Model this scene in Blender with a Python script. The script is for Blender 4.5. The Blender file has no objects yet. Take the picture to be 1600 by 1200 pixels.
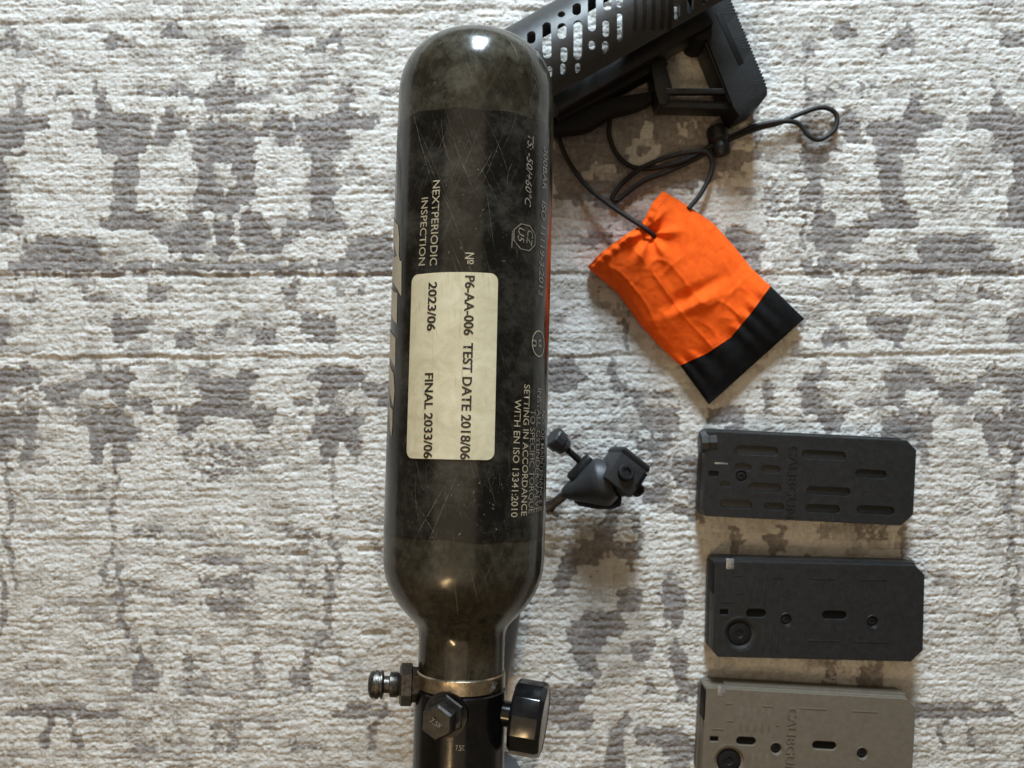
import bpy, bmesh, math, random
import numpy as np
from mathutils import Vector, Matrix

random.seed(7)
sc = bpy.context.scene
COL = sc.collection

# ------------------------------------------------------------------ camera
F_PX, CAM_H = 1350.0, 0.653          # focal length in photo pixels (1600 wide), camera height over the rug
cam_d = bpy.data.cameras.new('camera')
cam_d.sensor_width = 36.0
cam_d.lens = F_PX / 1600.0 * 36.0
cam_d.clip_start, cam_d.clip_end = 0.01, 50.0
cam_d.dof.use_dof = True
cam_d.dof.focus_distance = 0.43
cam_d.dof.aperture_fstop = 18.0
cam = bpy.data.objects.new('camera', cam_d)
cam.location = (0, 0, CAM_H)
COL.objects.link(cam)
sc.camera = cam

# ------------------------------------------------------------------ light of the room
w = bpy.data.worlds.new('World')
sc.world = w
w.use_nodes = True
bg = w.node_tree.nodes['Background']
bg.inputs[0].default_value = (1.0, 0.81, 0.58, 1)
bg.inputs[1].default_value = 0.13


def area(name, loc, target, sx, sy, power, col):
    l = bpy.data.lights.new(name, 'AREA')
    l.shape = 'RECTANGLE'
    l.size, l.size_y = sx, sy
    l.energy = power
    l.color = col
    o = bpy.data.objects.new(name, l)
    o.location = loc
    o.rotation_euler = (Vector(target) - Vector(loc)).to_track_quat('-Z', 'Y').to_euler()
    COL.objects.link(o)
    return o


area('window_light', (0.09, 1.62, 0.70), (0.0, 0.0, 0.0), 0.26, 0.70, 70.0, (0.74, 0.89, 1.0))
area('ceiling_light', (-0.55, 0.1, 2.2), (-0.55, 0.1, 0.0), 2.3, 2.6, 11.0, (1.0, 0.80, 0.55))
area('wall_lamp', (-0.50, -0.66, 1.40), (0, 0, 0.1), 0.06, 0.34, 4.0, (1.0, 0.70, 0.36))

vs = sc.view_settings
vs.view_transform = 'Standard'
vs.look = 'None'
vs.exposure = 0.0
vs.gamma = 1.0
vs.use_curve_mapping = False


# ------------------------------------------------------------------ helpers
def at(px, py, z=0.0):
    """photo pixel -> point of the place at height z"""
    d = CAM_H - z
    return Vector(((px - 800.0) / F_PX * d, (600.0 - py) / F_PX * d, z))


def ray(px, py):
    return Vector((0, 0, CAM_H)), Vector(((px - 800.0) / F_PX, (600.0 - py) / F_PX, -1.0)).normalized()


def link(name, me, mat=None, parent=None, smooth=False):
    o = bpy.data.objects.new(name, me)
    COL.objects.link(o)
    if mat is not None:
        me.materials.clear()
        me.materials.append(mat)
    if parent is not None:
        o.parent = parent
        o.matrix_parent_inverse = parent.matrix_world.inverted()
    if smooth:
        me.polygons.foreach_set('use_smooth', [True] * len(me.polygons))
    return o


def thing(name, label, cat, loc=(0, 0, 0), group=None):
    o = bpy.data.objects.new(name, None)
    o.empty_display_size = 0.02
    o.location = loc
    COL.objects.link(o)
    o.matrix_world = Matrix.Translation(loc)
    o['label'] = label
    o['category'] = cat
    if group:
        o['group'] = group
    return o


def autosmooth(me, ang=35):
    me.polygons.foreach_set('use_smooth', [True] * len(me.polygons))
    try:
        me.set_sharp_from_angle(angle=math.radians(ang))
    except Exception:
        pass


def from_bm(name, bm, mat, parent=None, ang=35):
    me = bpy.data.meshes.new(name)
    bmesh.ops.recalc_face_normals(bm, faces=bm.faces)
    bm.to_mesh(me)
    bm.free()
    autosmooth(me, ang)
    return link(name, me, mat, parent)


def lathe(profile, frame, seg=64, cap0=True, cap1=True, phase=0.0):
    """profile: (s, r) list, revolved about frame's s axis. frame = (origin, s_dir, x_dir, z_dir)"""
    o, a, x, z = frame
    bm = bmesh.new()
    rings = []
    for s, r in profile:
        if r < 1e-6:
            rings.append([bm.verts.new(o + a * s)])
        else:
            rings.append([bm.verts.new(o + a * s + (x * math.sin(t) + z * math.cos(t)) * r)
                          for t in (phase + 2 * math.pi * k / seg for k in range(seg))])
    for A, B in zip(rings[:-1], rings[1:]):
        if len(A) == 1 and len(B) == 1:
            continue
        if len(A) == 1:
            for k in range(seg):
                bm.faces.new((A[0], B[k], B[(k + 1) % seg]))
        elif len(B) == 1:
            for k in range(seg):
                bm.faces.new((A[k], B[0], A[(k + 1) % seg]))
        else:
            for k in range(seg):
                bm.faces.new((A[k], B[k], B[(k + 1) % seg], A[(k + 1) % seg]))
    if cap0 and len(rings[0]) > 1:
        bm.faces.new(rings[0])
    if cap1 and len(rings[-1]) > 1:
        bm.faces.new(rings[-1])
    return bm


def frame_dir(o, a, up=Vector((0, 0, 1))):
    a = Vector(a).normalized()
    up = Vector(up)
    z = (up - a * up.dot(a)).normalized()
    x = z.cross(a) * -1
    return (Vector(o), a, x, z)


def curve_mesh(loops, extrude=0.0, bevel=0.0, res=3):
    """flat 2D outline(s), holes cut out -> mesh"""
    cu = bpy.data.curves.new('tmp', 'CURVE')
    cu.dimensions = '2D'
    cu.fill_mode = 'BOTH'
    cu.extrude = extrude
    cu.bevel_depth = bevel
    cu.bevel_resolution = res
    for L in loops:
        sp = cu.splines.new('POLY')
        sp.points.add(len(L) - 1)
        for p, q in zip(sp.points, L):
            p.co = (q[0], q[1], 0, 1)
        sp.use_cyclic_u = True
    ob = bpy.data.objects.new('tmp', cu)
    COL.objects.link(ob)
    dg = bpy.context.evaluated_depsgraph_get()
    me = bpy.data.meshes.new_from_object(ob.evaluated_get(dg))
    bpy.data.objects.remove(ob)
    bpy.data.curves.remove(cu)
    return me


def text_mesh(body, bold=0.0, extrude=0.0):
    cu = bpy.data.curves.new('tmp', 'FONT')
    cu.body = body
    cu.offset = bold
    cu.extrude = extrude
    cu.resolution_u = 3
    ob = bpy.data.objects.new('tmp', cu)
    COL.objects.link(ob)
    dg = bpy.context.evaluated_depsgraph_get()
    me = bpy.data.meshes.new_from_object(ob.evaluated_get(dg))
    bpy.data.objects.remove(ob)
    bpy.data.curves.remove(cu)
    return me


def verts_of(me):
    a = np.empty(len(me.vertices) * 3)
    me.vertices.foreach_get('co', a)
    return a.reshape(-1, 3)


def put_verts(me, a):
    me.vertices.foreach_set('co', np.ascontiguousarray(a, dtype=np.float64).ravel())
    me.update()


def slice_mesh(me, axis, lo, hi, step):
    bm = bmesh.new()
    bm.from_mesh(me)
    n = Vector((0, 0, 0))
    n[axis] = 1
    v = lo
    while v < hi:
        co = Vector((0, 0, 0))
        co[axis] = v
        bmesh.ops.bisect_plane(bm, geom=bm.verts[:] + bm.edges[:] + bm.faces[:], plane_co=co, plane_no=n, dist=1e-7)
        v += step
    bm.to_mesh(me)
    bm.free()


def capsule(x0, y0, x1, y1, wd, n=8):
    """outline of a slot from centre (x0,y0) to (x1,y1), full width wd"""
    d = math.atan2(y1 - y0, x1 - x0)
    r = wd / 2
    L = []
    for k in range(n + 1):
        t = d - math.pi / 2 + math.pi * k / n
        L.append((x1 + r * math.cos(t), y1 + r * math.sin(t)))
    for k in range(n + 1):
        t = d + math.pi / 2 + math.pi * k / n
        L.append((x0 + r * math.cos(t), y0 + r * math.sin(t)))
    return L


def rrect(x0, y0, x1, y1, r, n=5):
    L = []
    for cx, cy, a0 in ((x1 - r, y1 - r, 0), (x0 + r, y1 - r, 90), (x0 + r, y0 + r, 180), (x1 - r, y0 + r, 270)):
        for k in range(n + 1):
            t = math.radians(a0 + 90 * k / n)
            L.append((cx + r * math.cos(t), cy + r * math.sin(t)))
    return L


def circle(x, y, r, n=24):
    return [(x + r * math.cos(2 * math.pi * k / n), y + r * math.sin(2 * math.pi * k / n)) for k in range(n)]


def prism(name, pts, z0, z1, mat, parent, bevel=0.0008, hole=()):
    """vertical solid over an outline given in place coordinates"""
    me = curve_mesh([pts] + list(hole), extrude=max(1e-5, (z1 - z0) / 2 - bevel), bevel=0)
    bm = bmesh.new()
    bm.from_mesh(me)
    bmesh.ops.remove_doubles(bm, verts=bm.verts, dist=1e-6)
    if bevel > 0:
        ed = [e for e in bm.edges if len(e.link_faces) == 2 and e.calc_face_angle(0) > 0.6]
        bmesh.ops.bevel(bm, geom=ed, offset=bevel, segments=2, affect='EDGES', profile=0.6, clamp_overlap=True)
    bmesh.ops.translate(bm, verts=bm.verts, vec=(0, 0, (z0 + z1) / 2))
    bpy.data.meshes.remove(me)
    return from_bm(name, bm, mat, parent)


def box_bm(cx, cy, cz, sx, sy, sz, bevel=0.001, seg=2):
    bm = bmesh.new()
    bmesh.ops.create_cube(bm, size=1.0)
    bmesh.ops.scale(bm, vec=(sx, sy, sz), verts=bm.verts)
    if bevel:
        bmesh.ops.bevel(bm, geom=bm.edges[:], offset=bevel, segments=seg, affect='EDGES', profile=0.6)
    bmesh.ops.translate(bm, vec=(cx, cy, cz), verts=bm.verts)
    return bm


def tube(name, pts, r, mat, parent, seg=10, samples=14):
    """smooth round cord through points (Catmull-Rom)"""
    P = [Vector(p) for p in pts]
    P = [P[0] * 2 - P[1]] + P + [P[-1] * 2 - P[-2]]
    C = []
    for i in range(1, len(P) - 2):
        for k in range(samples):
            t = k / samples
            a, b, c, d = P[i - 1], P[i], P[i + 1], P[i + 2]
            C.append(0.5 * ((2 * b) + (c - a) * t + (2 * a - 5 * b + 4 * c - d) * t * t + (3 * b - a - 3 * c + d) * t ** 3))
    C.append(P[-2])
    bm = bmesh.new()
    rings = []
    for i, c in enumerate(C):
        t = (C[min(i + 1, len(C) - 1)] - C[max(i - 1, 0)])
        f = frame_dir(c, t if t.length > 1e-9 else Vector((1, 0, 0)))
        rings.append([bm.verts.new(c + (f[2] * math.sin(2 * math.pi * k / seg) + f[3] * math.cos(2 * math.pi * k / seg)) * r) for k in range(seg)])
    for A, B in zip(rings[:-1], rings[1:]):
        for k in range(seg):
            bm.faces.new((A[k], B[k], B[(k + 1) % seg], A[(k + 1) % seg]))
    bm.faces.new(rings[0])
    bm.faces.new(rings[-1])
    return from_bm(name, bm, mat, parent, 60)


# ------------------------------------------------------------------ materials
def new_mat(name):
    m = bpy.data.materials.new(name)
    m.use_nodes = True
    return m, m.node_tree.nodes, m.node_tree.links, m.node_tree.nodes['Principled BSDF']


def plain(name, c0, c1, rough=0.5, scale=300.0, bump=0.0, bscale=2000.0, metallic=0.0, rvar=0.1, coat=0.0, spec=0.5, dust=0.0):
    m, N, L, b = new_mat(name)
    tc = N.new('ShaderNodeTexCoord')
    nz = N.new('ShaderNodeTexNoise')
    nz.inputs['Scale'].default_value = scale
    nz.inputs['Detail'].default_value = 6
    nz.inputs['Roughness'].default_value = 0.65
    L.new(tc.outputs['Object'], nz.inputs['Vector'])
    rp = N.new('ShaderNodeValToRGB')
    rp.color_ramp.elements[0].position = 0.35
    rp.color_ramp.elements[1].position = 0.68
    rp.color_ramp.elements[0].color = (*c0, 1)
    rp.color_ramp.elements[1].color = (*c1, 1)
    L.new(nz.outputs['Fac'], rp.inputs['Fac'])
    base = rp.outputs['Color']
    if dust > 0:
        nd = N.new('ShaderNodeTexNoise')
        nd.inputs['Scale'].default_value = 1100
        nd.inputs['Detail'].default_value = 2
        L.new(tc.outputs['Object'], nd.inputs['Vector'])
        nb = N.new('ShaderNodeTexNoise')
        nb.inputs['Scale'].default_value = 45
        nb.inputs['Detail'].default_value = 5
        L.new(tc.outputs['Object'], nb.inputs['Vector'])
        rd = N.new('ShaderNodeValToRGB')
        rd.color_ramp.elements[0].position = 0.60
        rd.color_ramp.elements[1].position = 0.78
        L.new(nd.outputs['Fac'], rd.inputs['Fac'])
        ml = N.new('ShaderNodeMath')
        ml.operation = 'MULTIPLY'
        L.new(rd.outputs['Color'], ml.inputs[0])
        L.new(nb.outputs['Fac'], ml.inputs[1])
        m2 = N.new('ShaderNodeMath')
        m2.operation = 'MULTIPLY'
        L.new(ml.outputs[0], m2.inputs[0])
        m2.inputs[1].default_value = dust
        mx = N.new('ShaderNodeMix')
        mx.data_type = 'RGBA'
        L.new(m2.outputs[0], mx.inputs['Factor'])
        L.new(base, mx.inputs['A'])
        mx.inputs['B'].default_value = (0.20, 0.185, 0.165, 1)
        base = mx.outputs['Result']
    L.new(base, b.inputs['Base Color'])
    mr = N.new('ShaderNodeMapRange')
    mr.inputs['To Min'].default_value = max(0.02, rough - rvar)
    mr.inputs['To Max'].default_value = rough + rvar
    L.new(nz.outputs['Fac'], mr.inputs['Value'])
    L.new(mr.outputs['Result'], b.inputs['Roughness'])
    b.inputs['Metallic'].default_value = metallic
    b.inputs['Coat Weight'].default_value = coat
    b.inputs['Specular IOR Level'].default_value = spec
    if bump > 0:
        n2 = N.new('ShaderNodeTexNoise')
        n2.inputs['Scale'].default_value = bscale
        n2.inputs['Detail'].default_value = 3
        L.new(tc.outputs['Object'], n2.inputs['Vector'])
        bp = N.new('ShaderNodeBump')
        bp.inputs['Strength'].default_value = bump
        bp.inputs['Distance'].default_value = 0.0004
        L.new(n2.outputs['Fac'], bp.inputs['Height'])
        L.new(bp.outputs['Normal'], b.inputs['Normal'])
    return m


M = {}
M['black_plastic'] = plain('black_plastic', (0.006, 0.006, 0.00636), (0.01, 0.01, 0.0106), 0.4, 250, 0.25, 2600, spec=0.28, dust=0.35)
M['black_satin'] = plain('black_satin', (0.005, 0.005, 0.0053), (0.009, 0.009, 0.00954), 0.42, 200, 0.10, 2600, spec=0.75, dust=0.2)
M['rubber'] = plain('rubber', (0.004, 0.004, 0.00424), (0.008, 0.008, 0.00848), 0.6, 250, 0.3, 2200, spec=0.22, dust=0.35)
M['mag_black'] = plain('mag_black', (0.009, 0.0095, 0.0105), (0.015, 0.0155, 0.017), 0.44, 240, 0.3, 2600, spec=0.38, dust=0.35)
M['mag_tan'] = plain('mag_tan', (0.115, 0.096, 0.073), (0.140, 0.119, 0.092), 0.48, 240, 0.3, 2600, spec=0.35, dust=0.2)
M['hole_shade'] = plain('hole_shade', (0.002, 0.002, 0.002), (0.004, 0.0035, 0.003), 0.6, 300, spec=0.15)  # near black painted in for the shade inside openings
M['steel'] = plain('steel', (0.22, 0.22, 0.215), (0.46, 0.46, 0.45), 0.32, 420, 0.2, 900, metallic=0.7)
M['plug_print'] = plain('plug_print', (0.13, 0.12, 0.11), (0.17, 0.16, 0.145), 0.5, 420)
M['plug_steel'] = plain('plug_steel', (0.014, 0.013, 0.012), (0.040, 0.036, 0.033), 0.42, 320, 0.2, 1500, metallic=0.6)
M['dark_steel'] = plain('dark_steel', (0.05, 0.046, 0.042), (0.15, 0.135, 0.12), 0.36, 700, 0.3, 1500, metallic=0.9)
M['collar_metal'] = plain('collar_metal', (0.34, 0.28, 0.20), (0.62, 0.53, 0.40), 0.30, 260, 0.3, 700, metallic=1.0)
M['grey_plastic'] = plain('grey_plastic', (0.018, 0.019, 0.021), (0.027, 0.028, 0.031), 0.45, 250, 0.25, 2600, spec=0.4, dust=0.3)
M['cord'] = plain('cord', (0.007, 0.006, 0.006), (0.016, 0.013, 0.012), 0.55, 900, 0.6, 3000, spec=0.35)
M['regulator'] = plain('regulator', (0.003, 0.003, 0.003), (0.007, 0.006, 0.006), 0.20, 160, 0.05, 800, spec=0.35)
M['gauge_black'] = plain('gauge_black', (0.003, 0.003, 0.004), (0.007, 0.007, 0.007), 0.16, 160, 0.05, 800)
M['dial'] = plain('dial', (0.45, 0.43, 0.40), (0.55, 0.53, 0.50), 0.3, 160)
M['print'] = plain('print', (0.26, 0.22, 0.15), (0.44, 0.38, 0.27), 0.35, 900)
M['print_dim'] = plain('print_dim', (0.10, 0.085, 0.065), (0.30, 0.26, 0.20), 0.35, 700)
M['ink'] = plain('ink', (0.008, 0.007, 0.006), (0.030, 0.026, 0.021), 0.4, 900)
M['logo_cream'] = plain('logo_cream', (0.36, 0.32, 0.225), (0.45, 0.405, 0.295), 0.3, 300)
M['scratch'] = plain('scratch', (0.022, 0.020, 0.015), (0.20, 0.18, 0.135), 0.45, 420)
M['grey_body'] = plain('grey_body', (0.050, 0.055, 0.062), (0.070, 0.076, 0.084), 0.38, 200, 0.15, 2000)


def mix_rgb(N, L, fac, a, b, mode='MIX'):
    x = N.new('ShaderNodeMix')
    x.data_type = 'RGBA'
    x.blend_type = mode
    if isinstance(fac, float):
        x.inputs['Factor'].default_value = fac
    else:
        L.new(fac, x.inputs['Factor'])
    for sock, v in ((x.inputs['A'], a), (x.inputs['B'], b)):
        if isinstance(v, tuple):
            sock.default_value = (*v, 1)
        else:
            L.new(v, sock)
    return x.outputs['Result']


def noise(N, L, vec, scale, detail=5, rough=0.6, dist=0.0):
    n = N.new('ShaderNodeTexNoise')
    n.inputs['Scale'].default_value = scale
    n.inputs['Detail'].default_value = detail
    n.inputs['Roughness'].default_value = rough
    n.inputs['Distortion'].default_value = dist
    L.new(vec, n.inputs['Vector'])
    return n.outputs['Fac']


def ramp(N, L, val, p0, p1, c0=(0, 0, 0), c1=(1, 1, 1)):
    r = N.new('ShaderNodeValToRGB')
    r.color_ramp.elements[0].position = p0
    r.color_ramp.elements[1].position = p1
    r.color_ramp.elements[0].color = (*c0, 1)
    r.color_ramp.elements[1].color = (*c1, 1)
    L.new(val, r.inputs['Fac'])
    return r.outputs['Color']


def composite(name, base0, base1, haze, hazeamt, rough=0.12):
    """clear coated carbon wrap: wound strands, scuffs, painted reflection haze and hairline scratches, laid out on the unrolled skin (UV, metres)"""
    m, N, L, b = new_mat(name)
    tc = N.new('ShaderNodeTexCoord')
    ob, uv = tc.outputs['Object'], tc.outputs['UV']

    def lines(ang, dens, length, lo, hi, det=2):
        mp = N.new('ShaderNodeMapping')
        mp.inputs['Rotation'].default_value = (0, 0, math.radians(ang))
        L.new(uv, mp.inputs['Vector'])
        m2 = N.new('ShaderNodeMapping')
        m2.inputs['Scale'].default_value = (dens, length, 1)
        L.new(mp.outputs['Vector'], m2.inputs['Vector'])
        return ramp(N, L, noise(N, L, m2.outputs['Vector'], 1.0, det, 0.5), lo, hi)

    def times(x, k):
        f_ = N.new('ShaderNodeMath')
        f_.operation = 'MULTIPLY'
        L.new(x, f_.inputs[0])
        if isinstance(k, float):
            f_.inputs[1].default_value = k
        else:
            L.new(k, f_.inputs[1])
        return f_.outputs[0]
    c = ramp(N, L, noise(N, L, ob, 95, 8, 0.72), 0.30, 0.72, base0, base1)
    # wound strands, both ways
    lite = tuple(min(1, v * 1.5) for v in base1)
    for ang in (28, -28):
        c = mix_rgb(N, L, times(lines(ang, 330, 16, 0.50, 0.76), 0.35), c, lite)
    # scuffs, plus pale haze painted in for room reflections
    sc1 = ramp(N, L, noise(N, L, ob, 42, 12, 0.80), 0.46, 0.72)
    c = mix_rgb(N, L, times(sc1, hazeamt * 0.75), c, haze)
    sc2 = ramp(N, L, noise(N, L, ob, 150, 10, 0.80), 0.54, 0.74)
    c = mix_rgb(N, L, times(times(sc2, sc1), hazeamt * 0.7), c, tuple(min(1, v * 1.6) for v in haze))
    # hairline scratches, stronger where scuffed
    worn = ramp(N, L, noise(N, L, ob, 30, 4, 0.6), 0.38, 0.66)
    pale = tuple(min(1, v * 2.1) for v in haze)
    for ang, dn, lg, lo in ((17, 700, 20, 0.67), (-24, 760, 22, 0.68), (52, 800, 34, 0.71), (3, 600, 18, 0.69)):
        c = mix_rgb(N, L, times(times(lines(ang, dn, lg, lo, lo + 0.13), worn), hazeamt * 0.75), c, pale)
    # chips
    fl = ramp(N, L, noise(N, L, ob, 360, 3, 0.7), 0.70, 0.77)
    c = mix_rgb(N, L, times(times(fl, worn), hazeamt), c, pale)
    L.new(c, b.inputs['Base Color'])
    rr = N.new('ShaderNodeMapRange')
    rr.inputs['From Min'].default_value = 0.3
    rr.inputs['From Max'].default_value = 0.75
    rr.inputs['To Min'].default_value = rough * 0.6
    rr.inputs['To Max'].default_value = rough * 2.6
    L.new(noise(N, L, ob, 60, 8, 0.75), rr.inputs['Value'])
    L.new(rr.outputs['Result'], b.inputs['Roughness'])
    bp = N.new('ShaderNodeBump')
    bp.inputs['Strength'].default_value = 0.40
    bp.inputs['Distance'].default_value = 0.0003
    L.new(noise(N, L, ob, 60, 3, 0.5), bp.inputs['Height'])
    L.new(bp.outputs['Normal'], b.inputs['Normal'])
    b.inputs['Specular IOR Level'].default_value = 0.5
    return m


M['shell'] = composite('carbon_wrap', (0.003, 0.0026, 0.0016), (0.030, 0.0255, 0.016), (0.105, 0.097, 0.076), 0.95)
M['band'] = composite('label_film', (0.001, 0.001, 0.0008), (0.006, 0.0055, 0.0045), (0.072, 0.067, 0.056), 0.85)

m, N, L, b = new_mat('sticker_paper')
tc = N.new('ShaderNodeTexCoord')
c = ramp(N, L, noise(N, L, tc.outputs['Object'], 90, 6, 0.6, 0.8), 0.3, 0.72, (0.45, 0.40, 0.265), (0.60, 0.545, 0.395))
c = mix_rgb(N, L, ramp(N, L, noise(N, L, tc.outputs['Object'], 260, 8, 0.8), 0.60, 0.74), c, (0.38, 0.33, 0.215))
mp = N.new('ShaderNodeMapping')
mp.inputs['Rotation'].default_value = (0, 0, math.radians(35))
mp.inputs['Scale'].default_value = (900, 60, 60)
L.new(tc.outputs['Object'], mp.inputs['Vector'])
fx_ = N.new('ShaderNodeMath')
fx_.operation = 'MULTIPLY'
L.new(ramp(N, L, noise(N, L, mp.outputs['Vector'], 1.0, 2, 0.5), 0.62, 0.74), fx_.inputs[0])
fx_.inputs[1].default_value = 0.45
c = mix_rgb(N, L, fx_.outputs[0], c, (0.26, 0.22, 0.14))
bp = N.new('ShaderNodeBump')
bp.inputs['Strength'].default_value = 0.5
bp.inputs['Distance'].default_value = 0.0004
L.new(noise(N, L, tc.outputs['Object'], 110, 4, 0.6, 0.5), bp.inputs['Height'])
L.new(bp.outputs['Normal'], b.inputs['Normal'])
L.new(c, b.inputs['Base Color'])
b.inputs['Roughness'].default_value = 0.32
M['sticker'] = m


def fabric(name, c0, c1, rough=0.85, spec=0.2):
    m, N, L, b = new_mat(name)
    tc = N.new('ShaderNodeTexCoord')
    c = ramp(N, L, noise(N, L, tc.outputs['Object'], 160, 6, 0.7), 0.3, 0.7, c0, c1)
    L.new(c, b.inputs['Base Color'])
    b.inputs['Roughness'].default_value = rough
    b.inputs['Specular IOR Level'].default_value = spec
    wv = []
    for ax in ('X', 'Y'):
        t = N.new('ShaderNodeTexWave')
        t.bands_direction = ax
        t.inputs['Scale'].default_value = 260
        t.inputs['Distortion'].default_value = 0.6
        mp = N.new('ShaderNodeMapping')
        mp.inputs['Rotation'].default_value = (0, 0, math.radians(45))
        L.new(tc.outputs['Object'], mp.inputs['Vector'])
        L.new(mp.outputs['Vector'], t.inputs['Vector'])
        wv.append(t.outputs['Fac'])
    ad = N.new('ShaderNodeMath')
    ad.operation = 'ADD'
    L.new(wv[0], ad.inputs[0])
    L.new(wv[1], ad.inputs[1])
    bp = N.new('ShaderNodeBump')
    bp.inputs['Strength'].default_value = 0.4
    bp.inputs['Distance'].default_value = 0.0004
    L.new(ad.outputs[0], bp.inputs['Height'])
    L.new(bp.outputs['Normal'], b.inputs['Normal'])
    return m


M['orange'] = fabric('orange_nylon', (0.80, 0.080, 0.003), (0.97, 0.140, 0.009))
M['thread'] = plain('thread', (0.50, 0.045, 0.004), (0.62, 0.07, 0.006), 0.8, 900)
M['black_cloth'] = fabric('black_nylon', (0.004, 0.004, 0.0045), (0.012, 0.0115, 0.012), 0.95, 0.08)

# rug
m, N, L, b = new_mat('woven_pile')
tc = N.new('ShaderNodeTexCoord')
at_n = N.new('ShaderNodeAttribute')
at_n.attribute_name = 'tone'
r = N.new('ShaderNodeValToRGB')
cr = r.color_ramp
cr.elements[0].position, cr.elements[0].color = 0.0, (0.69, 0.68, 0.66, 1)
cr.elements[1].position, cr.elements[1].color = 1.0, (0.225, 0.208, 0.205, 1)
e = cr.elements.new(0.35)
e.color = (0.53, 0.51, 0.475, 1)
e = cr.elements.new(0.65)
e.color = (0.37, 0.348, 0.333, 1)
L.new(at_n.outputs['Fac'], r.inputs['Fac'])
fib = noise(N, L, tc.outputs['Object'], 900, 4, 0.7)
c = mix_rgb(N, L, 0.55, r.outputs['Color'], ramp(N, L, fib, 0.28, 0.72, (0.52, 0.50, 0.48), (1.0, 1.0, 1.0)), 'MULTIPLY')
L.new(c, b.inputs['Base Color'])
b.inputs['Roughness'].default_value = 0.95
b.inputs['Specular IOR Level'].default_value = 0.1
bp = N.new('ShaderNodeBump')
bp.inputs['Strength'].default_value = 0.6
bp.inputs['Distance'].default_value = 0.0008
L.new(fib, bp.inputs['Height'])
L.new(bp.outputs['Normal'], b.inputs['Normal'])
M['rug'] = m

# ------------------------------------------------------------------ rug
rng = np.random.RandomState(11)
TAB = rng.rand(256, 256)


def vnoise(x, y, seed=0):
    x = x + seed * 17.31
    y = y + seed * 9.77
    xi, yi = np.floor(x).astype(int), np.floor(y).astype(int)
    fx, fy = x - xi, y - yi
    fx = fx * fx * (3 - 2 * fx)
    fy = fy * fy * (3 - 2 * fy)
    a = TAB[xi & 255, yi & 255]
    bb = TAB[(xi + 1) & 255, yi & 255]
    cc = TAB[xi & 255, (yi + 1) & 255]
    d = TAB[(xi + 1) & 255, (yi + 1) & 255]
    return (a * (1 - fx) + bb * fx) * (1 - fy) + (cc * (1 - fx) + d * fx) * fy


def fbm(x, y, seed=0, oct=4, g=0.55):
    s, amp, tot = 0, 1, 0
    for i in range(oct):
        s = s + amp * vnoise(x * 2 ** i, y * 2 ** i, seed + i * 3)
        tot += amp
        amp *= g
    return s / tot


def axis_coords(half_in, half_out, step):
    c = list(np.arange(0, half_in, step))
    s = step
    while c[-1] < half_out:
        s = min(s * 1.06, 0.008)
        c.append(c[-1] + s)
    c = np.array(c)
    return np.concatenate([-c[:0:-1], c])


gx = axis_coords(0.405, 0.72, 0.00078)
gy = axis_coords(0.310, 0.62, 0.00078)
X, Y = np.meshgrid(gx, gy)
PX = 800 + X * F_PX / CAM_H           # the motif drawing is laid out on the rug on a 0.48 mm grid
PY = 600 - Y * F_PX / CAM_H

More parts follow.
